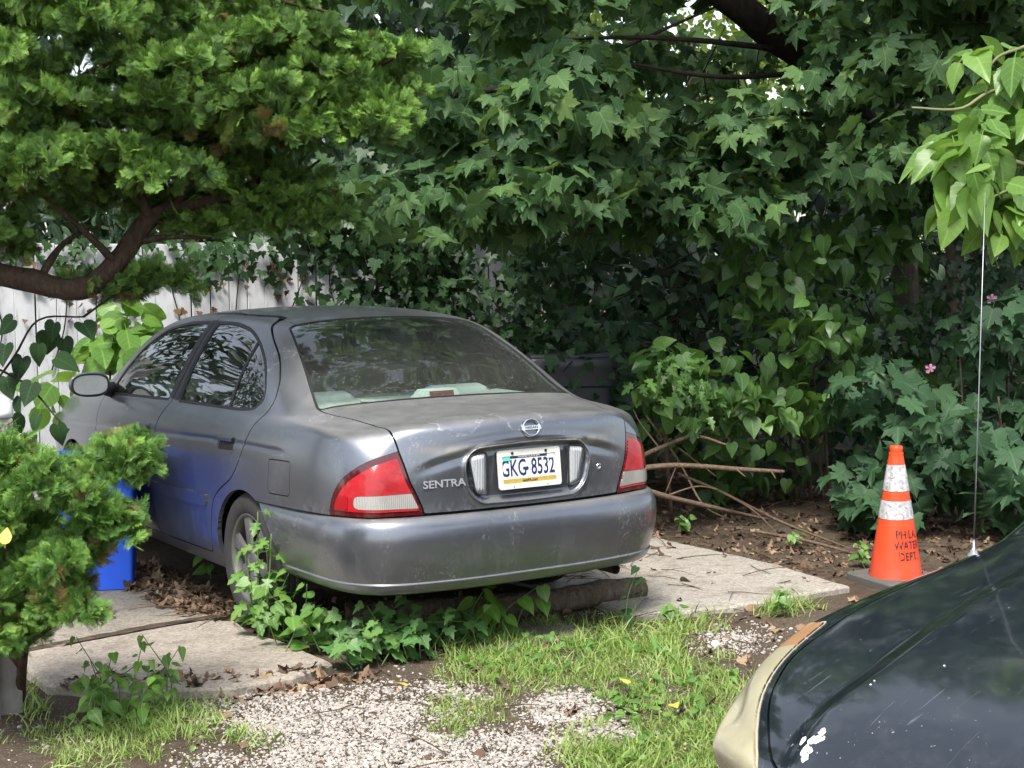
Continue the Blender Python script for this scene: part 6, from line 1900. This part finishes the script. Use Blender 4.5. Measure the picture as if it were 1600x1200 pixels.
# dead leaves and chips
def deadleaf(seed, mat, shp):
    V, F = shp; V = V.copy(); V[:, 2] = V[:, 2] * RNG.uniform(-2.5, 2.5) + .15 * np.sin(V[:, 0] * 6 + seed)
    return mdata('dead_leaf', V, F.astype(np.int32), mat, True)
t = NT('dead_leaf'); rn = t.n('ObjectInfo').outputs['Random']
dl = t.end(t.bsdf(Base_Color=t.ramp(rn, [(0, (.045, .028, .018)), (.5, (.12, .075, .045)), (.85, (.22, .14, .085)), (1, (.32, .24, .14))]), Roughness=.85))
xs, ys, zs = [], [], []
def lit(n, x0, x1, y0, y1, slab_ok=True):
    a, b = field(n, x0, x1, y0, y1)
    if not slab_ok: q = ~on_slab(a, b); a, b = a[q], b[q]
    xs.append(a); ys.append(b); zs.append(np.where(on_slab(a, b), .008, gh(a, b) + .006))
lit(700, -1.05, -.62, 1.45, 3.0); lit(360, -.85, .6, .4, 1.6); lit(1500, 2.0, 4.2, .2, 4.2, False); lit(110, -1.9, 1.6, -1.4, .4, False); lit(22, .8, 2.0, .2, 1.7); lit(170, .4, 2.4, -1.0, .15, False); lit(200, 2.2, 3.6, -.4, 1.2); lit(120, -.95, -.75, 1.2, 1.7)
for _k in range(5): lit(30, -1.85 + .2 * _k, -1.6 + .2 * _k, .50 - .13 * min(_k, 3), .66 - .13 * min(_k, 3)); lit(14, -1.4 + .1 * _k, -1.2 + .12 * _k, .06, .18)
x, y, z = map(np.concatenate, (xs, ys, zs)); n = len(x)
put(scatter('leaf_litter', [deadleaf(i, dl, s) for i, s in enumerate((OVATE, LOBED, MAPLE, HEART))], np.stack([x, y, z], 1), np.stack([RNG.normal(0, .45, n), RNG.normal(0, .45, n), RNG.uniform(0, 6.28, n)], 1), RNG.uniform(.018, .055, n)), 'brown dead leaves scattered beside the car and under the hedge', 'leaf litter')
def stick(seed, mat):
    rs = np.random.default_rng(seed)
    V, F = tube_vf([(0, 0, 0), (.33, rs.normal(0, .04), rs.uniform(0, .05)), (.66, rs.normal(0, .06), rs.uniform(0, .05)), (1, rs.normal(0, .05), 0)], [.010, .009, .007, .004], 5)
    return mdata('stick', V, F, mat, True)
xs, ys, zs = [], [], []
lit(460, 2.05, 3.9, .3, 3.6, False); lit(60, .8, 2.0, .2, 1.7); lit(60, -1.8, 1.4, -1.3, .3, False); lit(60, -1.0, -.7, 1.2, 2.2)
x, y, z = map(np.concatenate, (xs, ys, zs)); n = len(x)
put(scatter('twig_litter', [stick(i, MT['twig']) for i in range(4)], np.stack([x, y, z + .004], 1), np.stack([np.zeros(n), RNG.normal(0, .10, n), RNG.uniform(0, 6.28, n)], 1), RNG.uniform(.06, .34, n)), 'thin dry twigs lying on the soil to the right of the drive', 'twigs')

# ---------------------------------------------------------------- fallen branches
def fallen(label, pts, rad, side=()):
    P = [at(*p) if len(p) == 3 and p[2] > 4 else Vector(p) for p in pts]
    e = put(empty('fallen_branch', P[0]), label, 'branch', 'dead branches piled right of the car')
    branch(e, 'stem', P, rad, MT['twig'], 8, 26, .12, len(pts))
    for s in side: branch(e, 'side_twig', [at(*q) for q in s], list(np.linspace(.007, .0025, len(s))), MT['twig'], 5, 14, .1)
fallen('long bare branch sticking out level from beside the tail light', [(985, 733, 8.9), (1060, 727, 8.95), (1150, 733, 9.0), (1225, 737, 9.05)], [.018, .016, .014, .010], [[(1150, 733, 9.0), (1165, 745, 8.95)], [(1205, 736, 9.03), (1212, 748, 9.0)]])
fallen('forked bare branch arching up beside the tail light above the level one', [(985, 722, 9.1), (1030, 700, 9.15), (1085, 682, 9.2), (1135, 695, 9.2)], [.016, .014, .011, .006], [[(1085, 682, 9.2), (1108, 665, 9.3), (1120, 640, 9.3)], [(1030, 700, 9.15), (1000, 660, 9.2), (985, 630, 9.3)]])
fallen('thick bare branch slanting down to the soil below the tail light', [(985, 758, 8.9), (1040, 775, 8.95), (1110, 792, 9.1), (1200, 812, 9.4)], [.018, .016, .013, .008], [[(1040, 775, 8.95), (1090, 760, 9.0), (1130, 768, 9.1)]])
fallen('thin curved branch lying from the pile towards the traffic cone', [(1060, 740, 9.0), (1130, 770, 9.1), (1220, 815, 9.2), (1340, 862, 8.75)], [.009, .009, .008, .005], [[(1130, 770, 9.1), (1180, 800, 9.1), (1230, 850, 8.6)]])
fallen('slender twig branch drooping in front of the hedge shadow', [(1010, 650, 9.3), (1060, 720, 9.3), (1100, 790, 9.2), (1150, 815, 9.25)], [.007, .007, .006, .004], [[(1060, 720, 9.3), (1040, 770, 9.1)], [(1060, 700, 9.3), (1120, 745, 9.3)]])
fallen('straight stick lying on the soil near the foot of the traffic cone', [(1180, 830, 8.95), (1260, 845, 8.8), (1345, 868, 8.6)], [.011, .010, .007])

# ---------------------------------------------------------------- weeds with leaves one can tell apart
def weed(name, label, cat, base, stems, shape_id, shape, mat, size, rad=.005, per=7, seed=0, smat=None, flop=.6, top=None):
    """stems: list of point lists (world); leaves sit alternately along each stem"""
    rs = np.random.default_rng(seed)
    root = put(empty(name, base), label, cat)
    P, N_, T_, S_ = [], [], [], []
    for st in stems:
        c = crv([tuple(p) for p in st], 30)
        branch(root, 'stem', st, list(np.linspace(rad, rad * .4, len(st))), smat or LM['stemgreen'], 5, 14, .05)
        for k in range(per):
            f = .18 + .82 * k / max(1, per - 1); p = c[int(f * 29)]
            a = rs.uniform(0, 6.28) if per < 5 else (k * 2.4 + rs.uniform(-.5, .5))
            d = np.array([math.cos(a), math.sin(a), rs.uniform(-.2, .35)])
            P.append(p + d * size * .25); T_.append(d + np.array([0, 0, -flop * rs.uniform(.2, 1)]))
            N_.append(np.array([0, 0, 1.]) + d * .35 + rs.normal(0, .25, 3) + np.array(-CF) * .45); S_.append(size * rs.uniform(.65, 1.2) * (1.05 - .35 * f))
    leaf_parts(shape_id, shape, np.array(P), np.array(N_), np.array(T_), np.array(S_), mat, root)
    return root
LM['stemgreen'] = simple('green_stem', (.10, .17, .05), .6)
def V3(x, y, z): return Vector((x, y, z))
weed('tall_weed', 'tall weed with lobed leaves growing up in front of the rear wheel', 'weed', V3(-.90, .84, -.02),
     [[(-.90, .84, -.02), (-.91, .84, .28), (-.90, .85, .56)], [(-.90, .84, -.02), (-.94, .86, .20), (-.95, .87, .42)], [(-.90, .84, -.02), (-.88, .80, .22), (-.87, .78, .47)]], 'lobedw', LOBED, LM['weed'], .092, .006, 14, 1)
st = []
rs = np.random.default_rng(5)
for k in range(13):
    x0, y0 = -.90 + rs.uniform(-.05, .16), .70 + rs.uniform(-.18, .22)
    st.append([(x0, y0, -.02), (x0 + rs.normal(0, .04), y0 + rs.normal(0, .04), .12), (x0 + rs.normal(0, .07), y0 - rs.uniform(0, .1), rs.uniform(.15, .30))])
weed('heart_leaf_weed', 'clump of heart-leaved weeds at the foot of the rear wheel', 'weed', V3(-.86, .68, -.02), st, 'heartw', HEART, LM['weed'], .075, .004, 5, 2)
st = []
for k in range(34):
    x0, y0 = rs.uniform(-.76, -.12), rs.uniform(.22, .56)
    st.append([(x0, y0, -.03), (x0 + rs.normal(0, .05), y0 + rs.normal(0, .05), .07), (x0 + rs.normal(0, .09), y0 - rs.uniform(-.03, .1), rs.uniform(.08, .20))])
weed('bindweed_patch', 'sprawling patch of blue-green ivy-leaved weeds under the left half of the bumper', 'weeds', V3(-.45, .40, -.03), st, 'ivyw', IVY, LM['vine'], .088, .0035, 5, 3)
st = []
for k in range(7):
    x0, y0 = rs.uniform(-.10, .10), rs.uniform(.24, .42)
    st.append([(x0, y0, -.03), (x0 + rs.normal(0, .05), y0, .10), (x0 + rs.normal(0, .08), y0 - .05, rs.uniform(.14, .22))])
weed('yellow_green_vine', 'yellow-green heart-leaved vine at the end of the weeds beside the log', 'vine', V3(.0, .32, -.03), st, 'heartv2', HEART, LM['hydrangea'], .10, .0035, 4, 4)
c0 = gp(170, 1120); st = []
for k in range(16):
    x0, y0 = c0.x + rs.normal(0, .11), c0.y + rs.normal(0, .11)
    st.append([(x0, y0, -.04), (x0 + rs.normal(0, .03), y0 + rs.normal(0, .03), .08), (x0 + rs.normal(0, .06), y0 + rs.normal(0, .06), rs.uniform(.12, .27))])
weed('nettle_clump', 'clump of soft green weeds in front of the near left slab', 'weed', V3(c0.x, c0.y, -.04), st, 'ovatew', OVATE, LM['hydrangea'], .062, .004, 8, 5)
c0 = gp(330, 905); weed('sprout', 'small two-leaved sprout in the dead leaves beside the rear door', 'weed', V3(c0.x, c0.y, 0), [[(c0.x, c0.y, 0), (c0.x - .01, c0.y, .07), (c0.x - .03, c0.y, .13)]], 'hearts', HEART, LM['weed'], .085, .003, 5, 6)
for i, (u, v, lab) in enumerate([(1235, 850, 'lone pale sprout on the bare soil left of the traffic cone'), (1110, 805, 'little sprout among the twigs right of the bumper'), (1215, 958, 'small weed at the front edge of the right-hand slab'), (1040, 968, 'small weed beside the cut end of the log'), (1060, 830, 'pale seedling at the far corner of the right-hand slab'), (1340, 880, 'tiny weed at the foot of the traffic cone')]):
    c0 = gp(u, v); h = .06 + .03 * (i % 3)
    weed('seedling', lab, 'weed', V3(c0.x, c0.y, gh(c0.x, c0.y)), [[(c0.x, c0.y, -.01), (c0.x + .01, c0.y, h * .6), (c0.x, c0.y, h)], [(c0.x + .02, c0.y, -.01), (c0.x + .05, c0.y, h * .5), (c0.x + .08, c0.y, h * .8)]], 'hearts', HEART if i < 2 else OVATE, LM['weed'], .05, .0025, 6, 20 + i)
# exhaust vine
weed('exhaust_vine', 'dark little vine dangling by the exhaust pipe at the right end of the bumper', 'vine', V3(.56, .12, 0), [[(.56, .14, -.02), (.55, .10, .14), (.58, .06, .27)], [(.56, .14, -.02), (.62, .08, .16), (.60, .04, .22)]], 'hearte', HEART, LM['darkvine'], .06, .003, 4, 40)

# fallen yellow leaves, scrap of paper
yl_ = leaf_mat('yellowed_leaf', [(.55, .36, .05), (.62, .42, .06), (.70, .50, .10)], .6, .3)
for u, v, lab in ((635, 1078, 'yellow fallen leaf on the gravel below the weeds'), (980, 1074, 'yellow fallen leaf on the grass near the middle'), (1052, 1106, 'pale yellow leaf in the grass nearest the black car')):
    p = gp(u, v, .02)
    o_ = mk('fallen_leaf', OVATE[0] * .06, OVATE[1].astype(np.int32), yl_); o_.location = (p.x, p.y, .035); o_.rotation_euler = (.3, .25, u)
    put(o_, lab, 'leaf', 'yellow leaves on the ground')
p = at(8, 850, 4.95); o_ = mk('fallen_leaf', OVATE[0] * .055, OVATE[1].astype(np.int32), yl_); o_.location = p; o_.rotation_euler = (1.2, 0, -.5)
put(o_, 'yellow leaf caught on the near cypress shrub at the left edge', 'leaf')
p = gp(1118, 1003); m = MB()
rs = np.random.default_rng(3)
bm = bmesh.new(); bmesh.ops.create_icosphere(bm, subdivisions=2, radius=.018)
for v_ in bm.verts: v_.co *= rs.uniform(.7, 1.25)
me = bpy.data.meshes.new('paper_scrap'); bm.to_mesh(me); bm.free(); me.materials.append(MT['white_paint'])
put(ob('paper_scrap', me, None, (p.x, p.y, -.01)), 'crumpled white scrap of paper on the gravel', 'paper')
